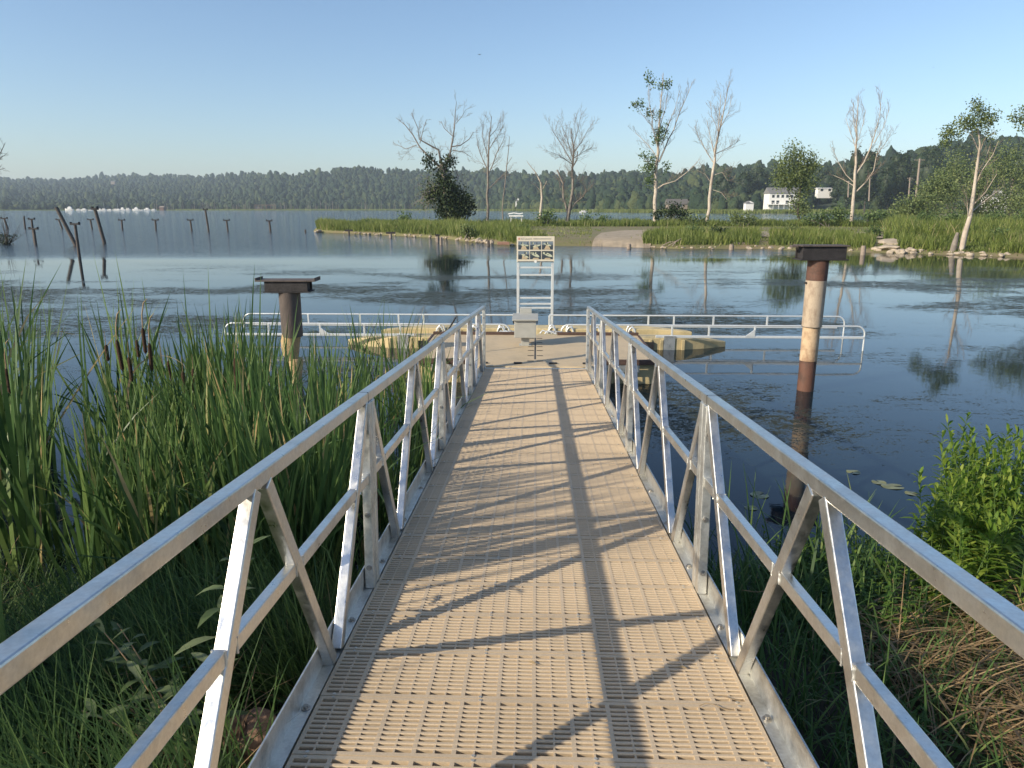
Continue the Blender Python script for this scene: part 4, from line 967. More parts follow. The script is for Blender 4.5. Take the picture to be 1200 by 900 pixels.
def tree(name, label, D, limbs, bark='bark_dead', seed=0, depth=1, tw=1.6, ang=(.5, 1.0), up=.12, every=.5, leaves=None, grp='bare and thin trees on the spit', rmin=.012, cat='tree', jit=.5):
    """limbs: [(px,py,rpx) ...] polylines read from the photograph's silhouette, given their own depth"""
    r0 = random.Random(seed); px0, py0 = limbs[0][0][:2]; base = at(px0, py0, D); z0 = .35
    t = thing(name, label, cat, (base.x, base.y, z0), 0, grp); org = Vector((base.x, base.y, z0)); mb = MB(); tw_mb = MB(); tips = []; limb_tips = []
    for li, lb in enumerate(limbs):
        dep = 0.0 if li == 0 else r0.uniform(-1, 1)
        pts = []
        for i, q in enumerate(lb):
            fr = i / max(1, len(lb) - 1); DD = D + dep * fr * jit * 4
            p = at(q[0], q[1], DD) - org
            if li == 0 and i == 0: p = Vector((0, 0, -.4))
            pts.append(p)
        rs_ = [q[2] * D / FPX * (.44 if li == 0 else .34) for q in lb]
        P = wobble(pts, r0, .10 if len(lb) > 1 else 0); S = [0]
        for i in range(1, len(P)): S.append(S[-1] + (P[i] - P[i-1]).length)
        Q = [0]
        for i in range(1, len(pts)): Q.append(Q[-1] + (pts[i] - pts[i-1]).length)
        rad = [float(np.interp(s / S[-1] * Q[-1], Q, rs_)) for s in S]
        if li == 0: trunk = MB().tube(P, rad, 8); trunk.build('trunk', M[bark], t)
        else: mb.tube(P, rad, 6)
        st = .45 if li == 0 else .15
        twigs(tw_mb, P, rad, r0, depth, tw, ang, up, every, tips, 4, st, rmin); limb_tips.append(P[-1])
    if mb.v: mb.build('branches', M[bark], t)
    tw_mb.build('twigs', M['twig' if bark != 'bark_dark' else bark], t)
    return t, tips, org
def add_leaves(t, centres, per, rad, size, m, name='foliage', seed=1, sq=1.0):
    rg = np.random.default_rng(seed); C = np.repeat(np.array([tuple(c) for c in centres]), per, axis=0); C = C + rg.normal(size=C.shape) * np.array([rad, rad, rad * sq])
    tn = np.clip(np.repeat(rg.uniform(-.2, .2, len(centres)), per) + rg.beta(2, 2, len(C)), 0, 1)
    return leafquads(name, C, rg.uniform(size * .6, size * 1.3, len(C)), tn, M[m], t, .65, .2, rg)
def crown_pts(D, blobs, org, n, seed=1, shell=.55):
    """points in ellipsoids read from the photo: (px,py,rx,ry) at distance D"""
    rg = np.random.default_rng(seed); out = []; w = np.array([b[2] * b[3] for b in blobs], float); w /= w.sum()
    for i in rg.choice(len(blobs), n, p=w):
        px, py, rx, ry = blobs[i][:4]; c = at(px, py, D) - org; d = rg.normal(size=3); d /= np.linalg.norm(d); q = (shell + (1 - shell) * rg.random()) if rg.random() < .75 else rg.random()
        k = D / FPX; out.append(Vector((c.x + d[0] * rx * k * q, c.y + d[1] * rx * k * q, c.z + d[2] * ry * k * q)))
    return out
D = 101
# 1 big dead tree wrapped in vines
t, tips, org = tree('vine_covered_tree', 'large dead tree with spreading bare crown and dark vines round its trunk', D, [
    [(526, 262, 9), (524, 230, 8), (520, 205, 7), (517, 192, 5)],
    [(519, 200, 5), (504, 184, 3.4), (492, 172, 2.6), (484, 158, 2.0), (474, 146, 1.2), (464, 138, .7)],
    [(519, 198, 5), (514, 176, 3.2), (500, 168, 2.4), (492, 163, 1.6), (489, 150, 1.2), (482, 132, .7)],
    [(492, 168, 1.6), (496, 152, 1.1), (500, 140, .7)], [(488, 170, 1.4), (476, 175, 1.0), (462, 168, .6)],
    [(521, 200, 5), (527, 182, 3.6), (531, 164, 2.8), (532, 148, 2.0), (534, 132, 1.4), (535, 119, .7)],
    [(529, 172, 2), (540, 170, 1.6), (549, 163, 1.2), (555, 155, .7)], [(531, 160, 1.6), (521, 150, 1.1), (517, 142, .7)],
    [(530, 176, 1.6), (543, 178, 1.1), (552, 184, .7)], [(534, 145, 1.2), (542, 136, .9), (546, 128, .6)],
    [(527, 190, 1.6), (533, 198, 1.1), (536, 206, .7)]], seed=3, depth=2, tw=2.2, every=.62, ang=(.5, 1.1), rmin=.016)
vb = [(524, 232, 14, 26), (534, 238, 17, 20), (545, 243, 12, 13), (519, 210, 9, 18), (504, 190, 6, 9), (523, 190, 8, 8), (528, 250, 20, 9), (505, 228, 7, 12)]
c = crown_pts(D, vb, org, 900, 5); add_leaves(t, c, 9, .35, .34, 'vine', 'vine_foliage', 6)
c = crown_pts(D, [(503, 222, 17, 20), (498, 240, 14, 12)], org, 90, 8); mb = MB(); r0 = random.Random(8)
for p in c:
    p = Vector(p); d_ = Vector((r0.uniform(-1, .3), r0.uniform(-.6, .6), r0.uniform(-.6, .6))); mb.tube([p, p + d_ * .7, p + d_ * 1.4 + Vector((0, 0, -.3))], [.03, .02, .012], 3, cap=False)
mb.build('dead_twigs', M['bark_dead'], t)
add_leaves(t, c, 6, .4, .22, 'willow', 'dry_foliage', 9)
# 2..5
tree('bare_tree', 'slender bare tree with upright crown right of the vine covered one', D, [[(571, 262, 4), (571.5, 230, 3.2), (572, 190, 2.4), (574, 160, 1.5), (576, 136, .6)],
    [(572, 205, 2), (582, 180, 1.4), (592, 160, .7)], [(572, 200, 1.6), (562, 178, 1.2), (558, 158, .6)], [(573, 175, 1.4), (584, 158, .9), (590, 146, .5)], [(572, 186, 1.2), (565, 160, .9), (567, 142, .5)], [(572, 222, 1.2), (590, 205, .8), (600, 196, .5)],
    [(574, 160, 1.2), (583, 150, .8), (586, 138, .5)]], seed=5, depth=2, tw=2.30, every=0.36, ang=(.35, .8), up=.1, rmin=.012)
tree('bare_pole_tree', 'very thin bare stem standing just right of the slender bare tree', D - 4, [[(588, 264, 1.9), (590, 230, 1.5), (594, 190, 1.1), (597, 160, .6)], [(593, 195, .9), (600, 184, .6)]], seed=6, depth=0, tw=1.2, every=1.0, rmin=.012)
tree('bare_tree', 'short crooked bleached dead tree right of the sign top', D - 2, [[(632, 262, 4.2), (636, 232, 3.2), (634, 214, 2.2), (628, 202, 1.2), (618, 190, .6)], [(635, 226, 1.6), (628, 218, .8), (622, 214, .5)], [(636, 222, 1.4), (641, 212, .8)]], 'bark_white', seed=7, depth=1, tw=1.15, every=0.66, rmin=.012)
tree('bare_tree', 'forked grey dead tree with round fine twigged crown', D, [[(664, 262, 6), (667, 243, 4.6), (671, 222, 3.2), (671, 200, 2.8), (672, 176, 1.8), (670, 150, .8)],
    [(666, 250, 4.5), (661, 232, 3.6), (660, 215, 3.0), (653, 199, 2.4)], [(667, 248, 3.6), (676, 237, 2.6), (683, 230, 2.0), (687, 222, 1.2)], [(672, 222, 2.4), (678, 214, 1.6), (682, 210, .7)], [(671, 196, 2), (676, 188, 2.0), (677, 177, 1.4)],
    [(670, 190, 1.8), (660, 172, 1.2), (650, 158, .8), (645, 148, .5)], [(672, 180, 1.5), (683, 164, 1.0), (690, 150, .5)], [(671, 184, 1.3), (664, 160, .9), (656, 142, .5)], [(672, 172, 1.3), (678, 152, .8), (680, 138, .5)], [(671, 186, 1.2), (684, 178, .8), (694, 172, .5)], [(670, 192, 1.2), (656, 182, .8), (645, 178, .5)]],
    seed=9, depth=2, tw=2.76, every=0.32, ang=(.35, .8), up=.12, rmin=.012)
# 6 leafy tall poplar
t, tips, org = tree('tall_cottonwood', 'tallest tree, forked and mostly bare with small leaf clumps at its left top', D, [[(768, 258, 5.6), (768, 225, 4.8), (770, 195, 4.0), (772, 165, 3.0), (773, 140, 2.0), (775, 110, 1.2), (777, 86, .6)],
    [(772, 190, 3.2), (780, 172, 2.4), (789, 152, 1.8), (797, 132, 1.4), (805, 112, .9), (812, 95, .5)], [(775, 170, 1.8), (783, 148, 1.3), (791, 128, .8), (796, 106, .5)], [(769, 222, 3), (778, 216, 2.2), (792, 212, 1.6), (804, 203, 1.1), (820, 186, .5)],
    [(771, 175, 1.8), (765, 150, 1.3), (762, 124, .9), (760, 100, .5)], [(770, 185, 1.3), (758, 168, .9), (744, 155, .5)], [(773, 150, 1.4), (780, 128, .9), (783, 108, .5)], [(769, 205, 1.3), (760, 190, .9), (752, 185, .5)], [(772, 160, 1.2), (762, 146, .8), (745, 124, .5)]],
    'bark_white', seed=11, depth=2, tw=2.30, every=0.52, ang=(.3, .75), up=.15, rmin=.012)
c = crown_pts(D, [(760, 90, 3, 3), (766, 99, 5, 5), (777, 100, 5, 5), (783, 97, 4, 2.5), (760, 94, 3, 3), (743, 124, 3, 3), (750, 122, 5, 3), (757, 127, 3, 2), (761, 136, 4, 5), (774, 132, 4, 4), (775, 155, 6, 8), (770, 160, 4, 8), (753, 182, 4, 3), (763, 190, 8, 9), (757, 196, 8, 5), (780, 196, 4, 5), (762, 210, 6, 8)], org, 190, 3)
add_leaves(t, c, 9, .28, .30, 'treeleaf', 'leaf_clumps', 4)
# 7
tree('bare_tree', 'white trunked dead tree with fine upswept twigs, right of the cottonwood', D - 3, [[(828.5, 262, 5), (832, 232, 4.2), (836, 200, 3.4), (840, 165, 2.6), (843, 150, 2.0), (849, 125, 1.2), (855, 95, .5)],
    [(837, 192, 1.8), (829, 178, 1.3), (820, 162, .9), (814, 148, .5)], [(839, 180, 1.5), (852, 174, 1.0), (865, 166, .5)], [(841, 160, 1.5), (843, 130, 1.0), (845, 108, .5)], [(838, 184, 1.2), (832, 160, .9), (828, 140, .5)], [(844, 150, 1.3), (854, 132, .8), (858, 112, .5)],
    [(842, 156, 1.1), (834, 135, .8), (833, 118, .5)], [(834, 215, 1.2), (826, 204, .8), (816, 199, .5)], [(837, 205, 1.0), (847, 202, .7), (853, 212, .4)], [(834, 222, .9), (846, 226, .6), (852, 234, .4)]],
    'bark_white', seed=13, depth=2, tw=2.42, every=0.40, ang=(.35, .8), up=.14, rmin=.012)
# 8 green tree
t, tips, org = tree('green_tree', 'bushy green leafed tree standing before the white house', D - 4, [[(936, 262, 3), (936, 235, 2.4), (938, 210, 1.6), (936, 185, .8)], [(938, 262, 2.4), (943, 240, 1.8), (948, 220, 1)], [(935, 255, 2), (928, 235, 1.4), (920, 215, .8)]], 'bark_dark', seed=15, depth=0, tw=1.8, every=.8, grp='leafy trees on the spit')
c = crown_pts(D - 4, [(932, 182, 15, 14), (918, 192, 10, 11), (946, 194, 12, 12), (934, 205, 22, 14), (922, 214, 18, 8), (946, 216, 12, 12), (938, 235, 12, 14), (912, 205, 8, 7), (955, 190, 6, 8), (940, 250, 8, 8)], org, 620, 17, .35)
add_leaves(t, c, 9, .42, .28, 'willow', 'foliage', 18)
# 9 twin stem
tree('bare_tree', 'white dead tree forking into tall twin feathery crowns right of the green tree', D - 6, [[(997.5, 262, 5), (1000, 235, 4.4), (1002, 215, 3.6), (1003, 190, 3.2), (1004, 160, 2.2), (1005, 135, 1.2), (1006, 112, .5)],
    [(1003, 204, 3), (1012, 190, 2.4), (1020, 174, 2.0), (1026, 155, 1.4), (1031, 135, 1.0), (1034, 106, .5)], [(1003, 225, 2.4), (1014, 213, 1.8), (1023, 200, 1.5), (1028, 180, 1.1), (1033, 165, .6)], [(1002, 215, 1.8), (992, 205, 1.3), (981, 188, .9), (975, 172, .5)],
    [(1001, 218, 1.5), (988, 211, 1.0), (976, 205, .5)], [(1003, 175, 1.3), (996, 155, .8), (991, 138, .5)], [(1004, 160, 1.2), (1000, 138, .8), (1000, 120, .5)], [(1024, 168, 1.2), (1035, 150, .8), (1042, 128, .5)], [(1030, 178, 1.0), (1040, 165, .7), (1046, 152, .4)], [(1005, 165, 1.0), (1012, 145, .7), (1015, 128, .4)]],
    'bark_white', seed=19, depth=2, tw=2.30, every=0.40, ang=(.3, .75), up=.16, rmin=.012)
# 10 leaning willow at the near shore right
D2 = D0(1127) + 1.2
t, tips, org = tree('leaning_tree', 'pale trunked tree leaning over the water with thin leafy top, at right', D2, [[(1126, 292, 8.5), (1133, 272, 6.6), (1136, 255, 5.6), (1140, 225, 4.4), (1145, 195, 3.4), (1147, 170, 2.2), (1146, 150, 1.2)],
    [(1141, 222, 2.2), (1152, 200, 1.6), (1165, 180, 1.1), (1170, 165, .6)], [(1142, 210, 2.0), (1154, 190, 1.4), (1160, 172, .8)], [(1137, 250, 2.2), (1150, 238, 1.6), (1165, 226, 1.0), (1176, 218, .6)], [(1138, 243, 1.8), (1154, 224, 1.2), (1168, 204, .7)],
    [(1145, 190, 1.6), (1152, 170, 1.0), (1157, 158, .6)], [(1146, 175, 1.5), (1138, 160, .9), (1130, 150, .5)], [(1135, 262, 1.6), (1134, 235, 1.0), (1130, 222, .5)]],
    'bark_white', seed=21, depth=1, tw=0.98, every=0.32, ang=(.3, .8), up=.1, rmin=.009, grp='leafy trees on the spit', jit=.2)
MB().tube([(-.45, .05, -.5), (-.42, 0, .3), (-.34, 0, .95)], [.22, .17, .09], 9).build('split_stump', M['bark_dead'], t)
c = crown_pts(D2, [(1144, 124, 9, 8), (1152, 135, 14, 9), (1132, 142, 14, 9), (1145, 148, 16, 7), (1114, 152, 8, 6), (1108, 160, 6, 6), (1160, 142, 8, 8), (1122, 158, 8, 5), (1160, 158, 8, 5), (1108, 168, 4, 6)], org, 330, 23, .2)
add_leaves(t, c, 8, .16, .13, 'willow', 'foliage', 24)
# 11 crown entering at the upper right
t, tips, org = tree('leafy_tree', 'tree mostly beyond the right edge, its leaf tips showing high up', 55, [[(1262, 300, 9), (1255, 230, 7), (1250, 170, 5), (1245, 120, 2)], [(1252, 190, 3), (1230, 160, 2), (1200, 140, 1), (1190, 137, .5)], [(1252, 170, 3), (1225, 140, 1.6), (1202, 128, .5)]], 'bark_dark', seed=25, depth=1, tw=1.15, every=0.57, rmin=.01, grp='leafy trees on the spit')
c = crown_pts(55, [(1190, 138, 8, 8), (1198, 146, 8, 7), (1203, 130, 8, 8), (1225, 130, 22, 25), (1255, 130, 30, 35)], org, 500, 26, .25); add_leaves(t, c, 8, .2, .17, 'willow', 'foliage', 27)
# dead shrub at the left edge
Dl = (on(8, 286, 0) - CAM).dot(FWD); c0 = on(8, 286, 0); t = thing('dead_shrub', 'bare twiggy shrub standing in the water at the left edge', 'shrub', tuple(c0), 0)
mb = MB(); r0 = random.Random(31); tips = []
for k in range(34):
    a = r0.uniform(0, 6.28); q = r0.uniform(.1, 1.15); ln = r0.uniform(1.0, 3.2) if k < 18 else r0.uniform(.4, 1.0); d_ = Vector((math.cos(a) * math.sin(q), math.sin(a) * math.sin(q), math.cos(q)))
    P = [Vector((d_.x * .1, d_.y * .1, -.1))]
    for j in range(4): d_ = (d_ + Vector((r0.uniform(-.15, .15), r0.uniform(-.15, .15), r0.uniform(-.12, .12)))).normalized(); P.append(P[-1] + d_ * ln / 4)
    rs = [.022, .018, .014, .010, .006]; mb.tube(P, rs, 4, cap=False); twigs(mb, P, rs, r0, 0, .5, (.4, .9), .0, .35, tips, 3, .4, .006)
mb.build('branches', M['bark_dark'], t); add_leaves(t, [Vector((r0.gauss(0, .5), r0.gauss(0, .4), r0.uniform(0, .7))) for _ in range(60)], 6, .12, .12, 'vine', 'foliage', 33)
tree('bare_tree', 'bare branch tips entering at the left edge of the sky', 62, [[(-26, 262, 6), (-22, 215, 4), (-12, 190, 2), (0, 178, 1), (6, 168, .5)], [(-16, 196, 2), (-2, 188, 1), (8, 180, .5)], [(-20, 205, 2), (-4, 200, 1), (6, 197, .5)]], 'bark_dark', seed=35, depth=1, tw=1.38, every=0.43, rmin=.012)
# bushes: leaf masses with a few stems
def bush(px, D, blobs, n, label, m='treeleaf', per=10, rad=.35, size=.28, seed=1, grp='bushes on the spit', name='bush', stems=6):
    b0 = g(px, D, .4); org = Vector(b0); t = thing(name, label, 'bush', tuple(b0), 0, grp); mb = MB(); r0 = random.Random(seed)
    for k in range(stems):
        bl = r0.choice(blobs); c = at(bl[0] + r0.uniform(-.6, .6) * bl[2], bl[1], D) - org; mb.tube([(r0.uniform(-.2, .2), 0, -.3), c * .5 + Vector((0, r0.uniform(-.5, .5), 0)), c], [.06, .045, .015], 5)
    mb.build('stems', M['bark_dead'], t)
    add_leaves(t, crown_pts(D, blobs, org, n, seed, .3), per, rad, size, m, 'foliage', seed + 1); return t
bush(782, 97, [(772, 251, 8, 7), (786, 249, 10, 8), (800, 252, 9, 6), (792, 245, 8, 5)], 150, 'round dark bush at the foot of the cottonwood', 'vine', seed=41)
bush(640, 95, [(642, 253, 9, 6), (636, 257, 7, 4)], 60, 'small dark green bush beside the crooked dead tree', 'treeleaf', seed=42)
bush(474, 92, [(474, 256, 6, 3.5)], 26, 'small rounded bush breaking the top of the left grass', 'treeleaf', seed=43)
bush(685, 95, [(686, 257, 6, 5)], 26, 'little bush between the forked tree and the boat', 'treeleaf', seed=44)
bush(706, 95, [(708, 258, 6, 5)], 22, 'low bush right of the little bush before the water', 'treeleaf', seed=45)
bush(872, 92, [(865, 256, 9, 6), (878, 257, 9, 5)], 60, 'pale green bush left of the open water gap', 'willow', seed=46)
bush(820, 94, [(822, 258, 8, 5), (806, 259, 6, 4)], 40, 'pale low bush at the foot of the white dead tree', 'willow', seed=47)
bush(975, 92, [(966, 254, 10, 7), (984, 252, 10, 8), (950, 257, 8, 5)], 110, 'green bush under the twin crowned dead tree', 'treeleaf', seed=48)
bush(1020, 93, [(1018, 256, 12, 5), (1032, 254, 12, 6)], 80, 'low green bush right of the twin crowned tree', 'treeleaf', seed=49)
wl = [(1062, 118, [(1060, 246, 18, 13), (1078, 240, 18, 15)], 260, 'grey twiggy willow bush left of the leaning tree, lowest'),
      (1092, 125, [(1090, 232, 20, 22), (1105, 215, 18, 18), (1088, 252, 20, 10)], 380, 'tall grey green willow bush behind the leaning tree trunk'),
      (1118, 150, [(1118, 200, 20, 22), (1112, 225, 24, 24)], 420, 'pale olive willow crown rising left of the leaning trunk'),
      (1150, 130, [(1150, 215, 24, 28), (1162, 240, 24, 20), (1140, 250, 22, 12)], 520, 'broad willow bush directly behind the leaning trunk'),
      (1185, 140, [(1180, 190, 24, 24), (1196, 210, 24, 30), (1188, 240, 24, 20)], 560, 'big willow bush at the right edge under the leafy tips'),
      (1222, 125, [(1222, 215, 26, 30), (1215, 245, 26, 20)], 420, 'willow bush cut by the right edge')]
for i, (px, D_, bl, n, lab) in enumerate(wl): bush(px, D_, bl, n, lab, 'willow', per=9, rad=.6, size=.38, seed=51 + i, grp='willow bushes behind the leaning tree', stems=14)
for i, (px, lab) in enumerate(((1078, 'low green shrub at the far left of the right hand weeds'), (1112, 'low green shrub left of the leaning trunk base'), (1160, 'low green shrub right of the leaning trunk base'), (1196, 'low green shrub at the right edge above the grass'))):
    bush(px, 78, [(px, 262, 15, 8), (px + 8, 256, 12, 7)], 130, lab, 'treeleaf', per=8, rad=.3, size=.24, seed=70 + i, grp='low shrubs at the right')

for i, (px, D_, w_, lab, mm) in enumerate(((432, 84, 5, 'small leafy clump low on the left spit', 'treeleaf'), (545, 62, 6, 'pale weedy clump above the stone heap', 'willow'), (612, 66, 6, 'leafy clump just behind the sign top', 'treeleaf'), (812, 60, 8, 'dark leafy clump in the grass at the shore right of the sand', 'treeleaf'),
      (838, 56, 9, 'low dark bush hanging over the shore left of the log wall', 'vine'), (925, 60, 7, 'pale clump in the grass left of the tall pile', 'willow'), (1022, 58, 7, 'leafy clump in the grass right of the tall pile', 'treeleaf'), (1090, 54, 8, 'pale green clump near the big stones', 'willow'), (1168, 50, 9, 'leafy clump right of the leaning trunk by the shore', 'treeleaf'))):
    yy = (CAM.z - .9) * FPX * 1.03 / D_ + 244
    bush(px, D_, [(px, yy, w_, w_ * .7), (px + w_ * .8, yy + 2, w_ * .7, w_ * .5)], 90, lab, mm, per=8, rad=.18, size=.15, seed=90 + i, grp='small leafy clumps in the spit grass', name='shrub', stems=4)
# white lift frame by the sign, boat
def frame_rack(px, D, label):
    c = g(px, D, .4); t = thing('garden_bench', label, 'frame', tuple(c), YAW)
    for x in (-.55, .75): MB().box(x - .06, x + .06, -.06, .06, 0, 1.35).build('post', M['white'], t)
    MB().box(-.8, .95, -.3, .3, 1.352, 1.50).build('top_slab', M['white'], t); MB().tube([(-.9, 0, 1.65), (-.2, 0, 1.78), (.5, 0, 1.66), (.9, 0, 1.75)], .06, 6).build('top_bar', M['white'], t)
frame_rack(604, 90, 'white bench like frame on the spit just above the sign')

# ================================================================ FAR SHORE
fs_px = [-300, -100, 400, 540, 600, 640, 700, 800, 860, 1040, 1100, 1200, 1400, 1600]
fs_D = [820, 880, 980, 900, 720, 600, 520, 430, 400, 380, 370, 345, 300, 290]
FS = lambda px: float(np.interp(px, fs_px, fs_D))
rg_px = [-300, 0, 60, 100, 150, 200, 240, 290, 350, 400, 430, 460, 500, 560, 600, 650, 700, 730, 790, 830, 880, 905, 960, 1000, 1030, 1050, 1075, 1100, 1150, 1200, 1400, 1600]
rg_y = [208, 207, 210, 208, 204, 203, 205, 202, 204, 197, 195, 198, 199, 199, 201, 204, 204, 201, 203, 197, 194, 195, 193, 191, 185, 181, 178, 170, 166, 163, 150, 150]
rd_px = [-300, 200, 280, 330, 540, 640, 800, 1000, 1200, 1600]; rd_D = [2300, 2200, 1900, 1500, 1400, 1150, 850, 620, 560, 500]
RY = lambda px: float(np.interp(px, rg_px, rg_y)); RD = lambda px: float(np.interp(px, rd_px, rd_D))
def fz(px, D):
    a, b = FS(px), RD(px); t = (D - a) / (b - a)
    if t < 0: return -.8
    zr = at(px, RY(px), b).z - 6.0 * (1 + max(0, b - 1000) / 2600)
    flat = .08; tt = max(0, (t - flat) / (1 - flat)); return 1.2 * min(1, t * 25) + (zr - 1.2) * (tt ** 1.15 if t <= 1 else 1 - (t - 1) * 1.5)
cols = list(np.arange(-300, 1601, 16)); rows = 26; V = []; F = []
for px in cols:
    a, b = FS(px), RD(px)
    for j in range(rows): D = a - 12 + (b * 1.25 - a + 12) * j / (rows - 1); V.append(tuple(g(px, D, fz(px, D))))
for i in range(len(cols) - 1):
    for j in range(rows - 1): k = i * rows + j; F.append((k, k + rows, k + rows + 1, k + 1))
M['hill'] = mat('hill_ground', (.045, .065, .03), rough=1, var=.3, scale=.02)
tag(mesh_np('far_hills', V, F, mats=[M['hill']], smooth=True), kind='structure')
# forest canopy: noisy crowns, thousands, one mass
rgn = np.random.default_rng(99)
V1 = np.array(ICO[2][0]); F1 = np.array(ICO[2][1]); shapes = []
for k in range(10):
    a = V1.copy(); ph = rgn.uniform(0, 6, 9); q = 1 + .16 * np.sin(a[:, 0] * 4 + ph[0]) * np.sin(a[:, 1] * 4.4 + ph[1]) + .14 * np.sin(a[:, 2] * 6 + ph[2] + a[:, 0] * 3) + rgn.normal(0, .055, len(a)); a *= q[:, None]
    if k == 9: a[:, 2] = np.where(a[:, 2] > 0, a[:, 2] * 1.35, a[:, 2]); a[:, :2] *= (1 - .25 * np.clip(a[:, 2:3], 0, 2))
    shapes.append(a)
VV = []; TT = []; cnt = 0
def crown(px, D, r, hz, tint, k=None):
    global cnt
    s = shapes[rgn.integers(0, 10) if k is None else k]; p = g(px, D, fz(px, D)); th = rgn.uniform(0, 6.28); c, s_ = math.cos(th), math.sin(th)
    a = s * np.array([r, r, hz]); x = a[:, 0] * c - a[:, 1] * s_; y = a[:, 0] * s_ + a[:, 1] * c
    VV.append(np.stack([x + p.x, y + p.y, a[:, 2] + p.z + hz * .55], 1)); TT.append(np.full(len(a), tint)); cnt += 1
OPEN = [(889, 936, 436), (868, 889, 420), (952, 984, 450), (782, 806, 470), (296, 330, 0)]
def hidden(px, D): return any(a - 3 < px < b + 3 and D < d for a, b, d in OPEN)
for i in range(16000):
    px = rgn.uniform(-160, 1330); a, b = FS(px), RD(px); y0 = 244; yr = RY(px)
    D = a + 14 + (b - a - 14) * rgn.random() ** 1.1
    if hidden(px, D): continue
    r = min(7, 2.6 * math.exp(rgn.normal(0, .32))) * (1 + max(0, D - 1000) / 2600); crown(px, D, r, r * rgn.uniform(.8, 1.3) + rgn.choice([.6, 1.4, 3.0], p=[.5, .38, .12]), float(np.clip(rgn.beta(2, 2.6), 0, 1)))
for px in np.arange(-160, 1330, 1.7):                     # shore row
    a = FS(px); r = rgn.uniform(2.0, 4.4); Dq = a + rgn.uniform(16, 34)
    if hidden(px, Dq): continue
    crown(px + rgn.uniform(-2, 2), Dq, r, r * rgn.uniform(.9, 1.5), float(np.clip(rgn.beta(2, 2) + .05, 0, 1)))
nv = len(V1); VV = np.concatenate(VV); TT = np.concatenate(TT); FF = (F1[None] + (np.arange(cnt) * nv)[:, None, None]).reshape(-1, 3)
o = mesh_np('far_forest', VV, FF, TT, [M['forest']], False); o['kind'] = 'stuff'; o['label'] = 'dark green forest covering the hills beyond the lake'
# loose leaf fringe to break the canopy outline
P = VV[rgn.choice(len(VV), 110000)]; P = P + rgn.normal(size=P.shape) * .6
o = leafquads('forest_leaves', P, rgn.uniform(1.0, 2.2, len(P)), np.clip(rgn.beta(2, 2.4, len(P)) + .05, 0, 1), M['forest'], None, .7, .2, rgn); o['kind'] = 'stuff'; o['label'] = 'ragged outer leaves of the far forest'
# nearer individual trees at the right
for i, (px, D_, y_top, hw_, lab) in enumerate([(1013, 372, 178, 17, 'large dark round tree right of the twin crowned dead tree'), (1040, 392, 192, 13, 'dark tree behind the utility poles, left one'), (1056, 405, 178, 13, 'dark rounded tree just left of the tall utility pole'), (1090, 400, 170, 20, 'broad dark tree right of the tall utility pole'),
        (1122, 420, 164, 18, 'dark tree on the rise behind the willow crown'), (1160, 400, 166, 20, 'dark tree behind the leaning tree top'), (1196, 390, 164, 20, 'dark tree at the right edge of the wooded rise'), (985, 420, 196, 10, 'dark tree behind the white trailer'),
        (968, 470, 196, 11, 'dark tree left of the white trailer'), (890, 480, 196, 12, 'dark tree behind the white house roof, left'), (872, 470, 200, 10, 'dark tree above the small white shed'), (850, 480, 202, 11, 'dark tree left of the shed'),
        (912, 500, 196, 12, 'dark tree right above the white house'), (1075, 420, 200, 12, 'dark tree low behind the tall utility pole'), (998, 400, 205, 12, 'dark tree at the foot of the large round one')]):
    zt = at(px, y_top, D_).z; zb = max(.8, fz(px, D_)); org = g(px, D_, zb); t = thing('dark_tree', lab, 'tree', tuple(org), 0, 'dark trees on the far shore at right'); k = D_ / FPX; H = zt - zb
    MB().tube([(0, 0, -1), (0, 0, H * .6)], [.4, .2], 6).build('trunk', M['bark_dark'], t)
    mid = (y_top + 240) / 2; ry = (240 - y_top) / 2; c = []
    rr = np.random.default_rng(i); blobs = [(px, mid, hw_ * .9, ry * .92)] + [(px + rr.uniform(-.6, .6) * hw_, mid + rr.uniform(-.7, .6) * ry, hw_ * .5, ry * .38) for _ in range(7)]
    c = crown_pts(D_, blobs, org, 420, i + 3, .6); add_leaves(t, c, 8, .8, 1.3, 'dark_leaf' if 'dark_leaf' in M else 'vine', 'crown', i + 5)
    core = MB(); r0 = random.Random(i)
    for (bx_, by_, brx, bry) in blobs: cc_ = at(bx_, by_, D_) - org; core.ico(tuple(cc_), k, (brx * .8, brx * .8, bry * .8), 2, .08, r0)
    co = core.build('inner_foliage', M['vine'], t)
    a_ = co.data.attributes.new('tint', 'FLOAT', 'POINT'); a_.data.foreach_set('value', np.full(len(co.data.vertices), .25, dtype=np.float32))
# reeds on the far shore
def far_reeds(x0, x1, n, h0, h1, off0, off1, label, tb=0):
    P = []
    for _ in range(n): px = rgn.uniform(x0, x1); D = FS(px) + rgn.uniform(off0, off1); P.append(tuple(g(px, D, 0)))
    o = blades('far_reeds', P, U(h0, h1, n), U(.35, .8, n), U(0, .2, n), U(0, .4, n), U(0, 6.28, n), 1, np.clip(nr.beta(2, 2, n) * .6 + .3 + tb, 0, 1), M['spitgrass'], face=U(-.6, .6, n), power=2); o['kind'] = 'stuff'; o['label'] = label
far_reeds(590, 1130, 14000, 1.5, 2.6, -8, 10, 'light green reed fringe on the far right shore'); far_reeds(205, 600, 8000, 1.2, 2.4, -10, 8, 'light green reed fringe on the far middle shore')
far_reeds(-60, 205, 2500, .8, 1.6, -6, 6, 'dark reed fringe on the far left shore', -.2)
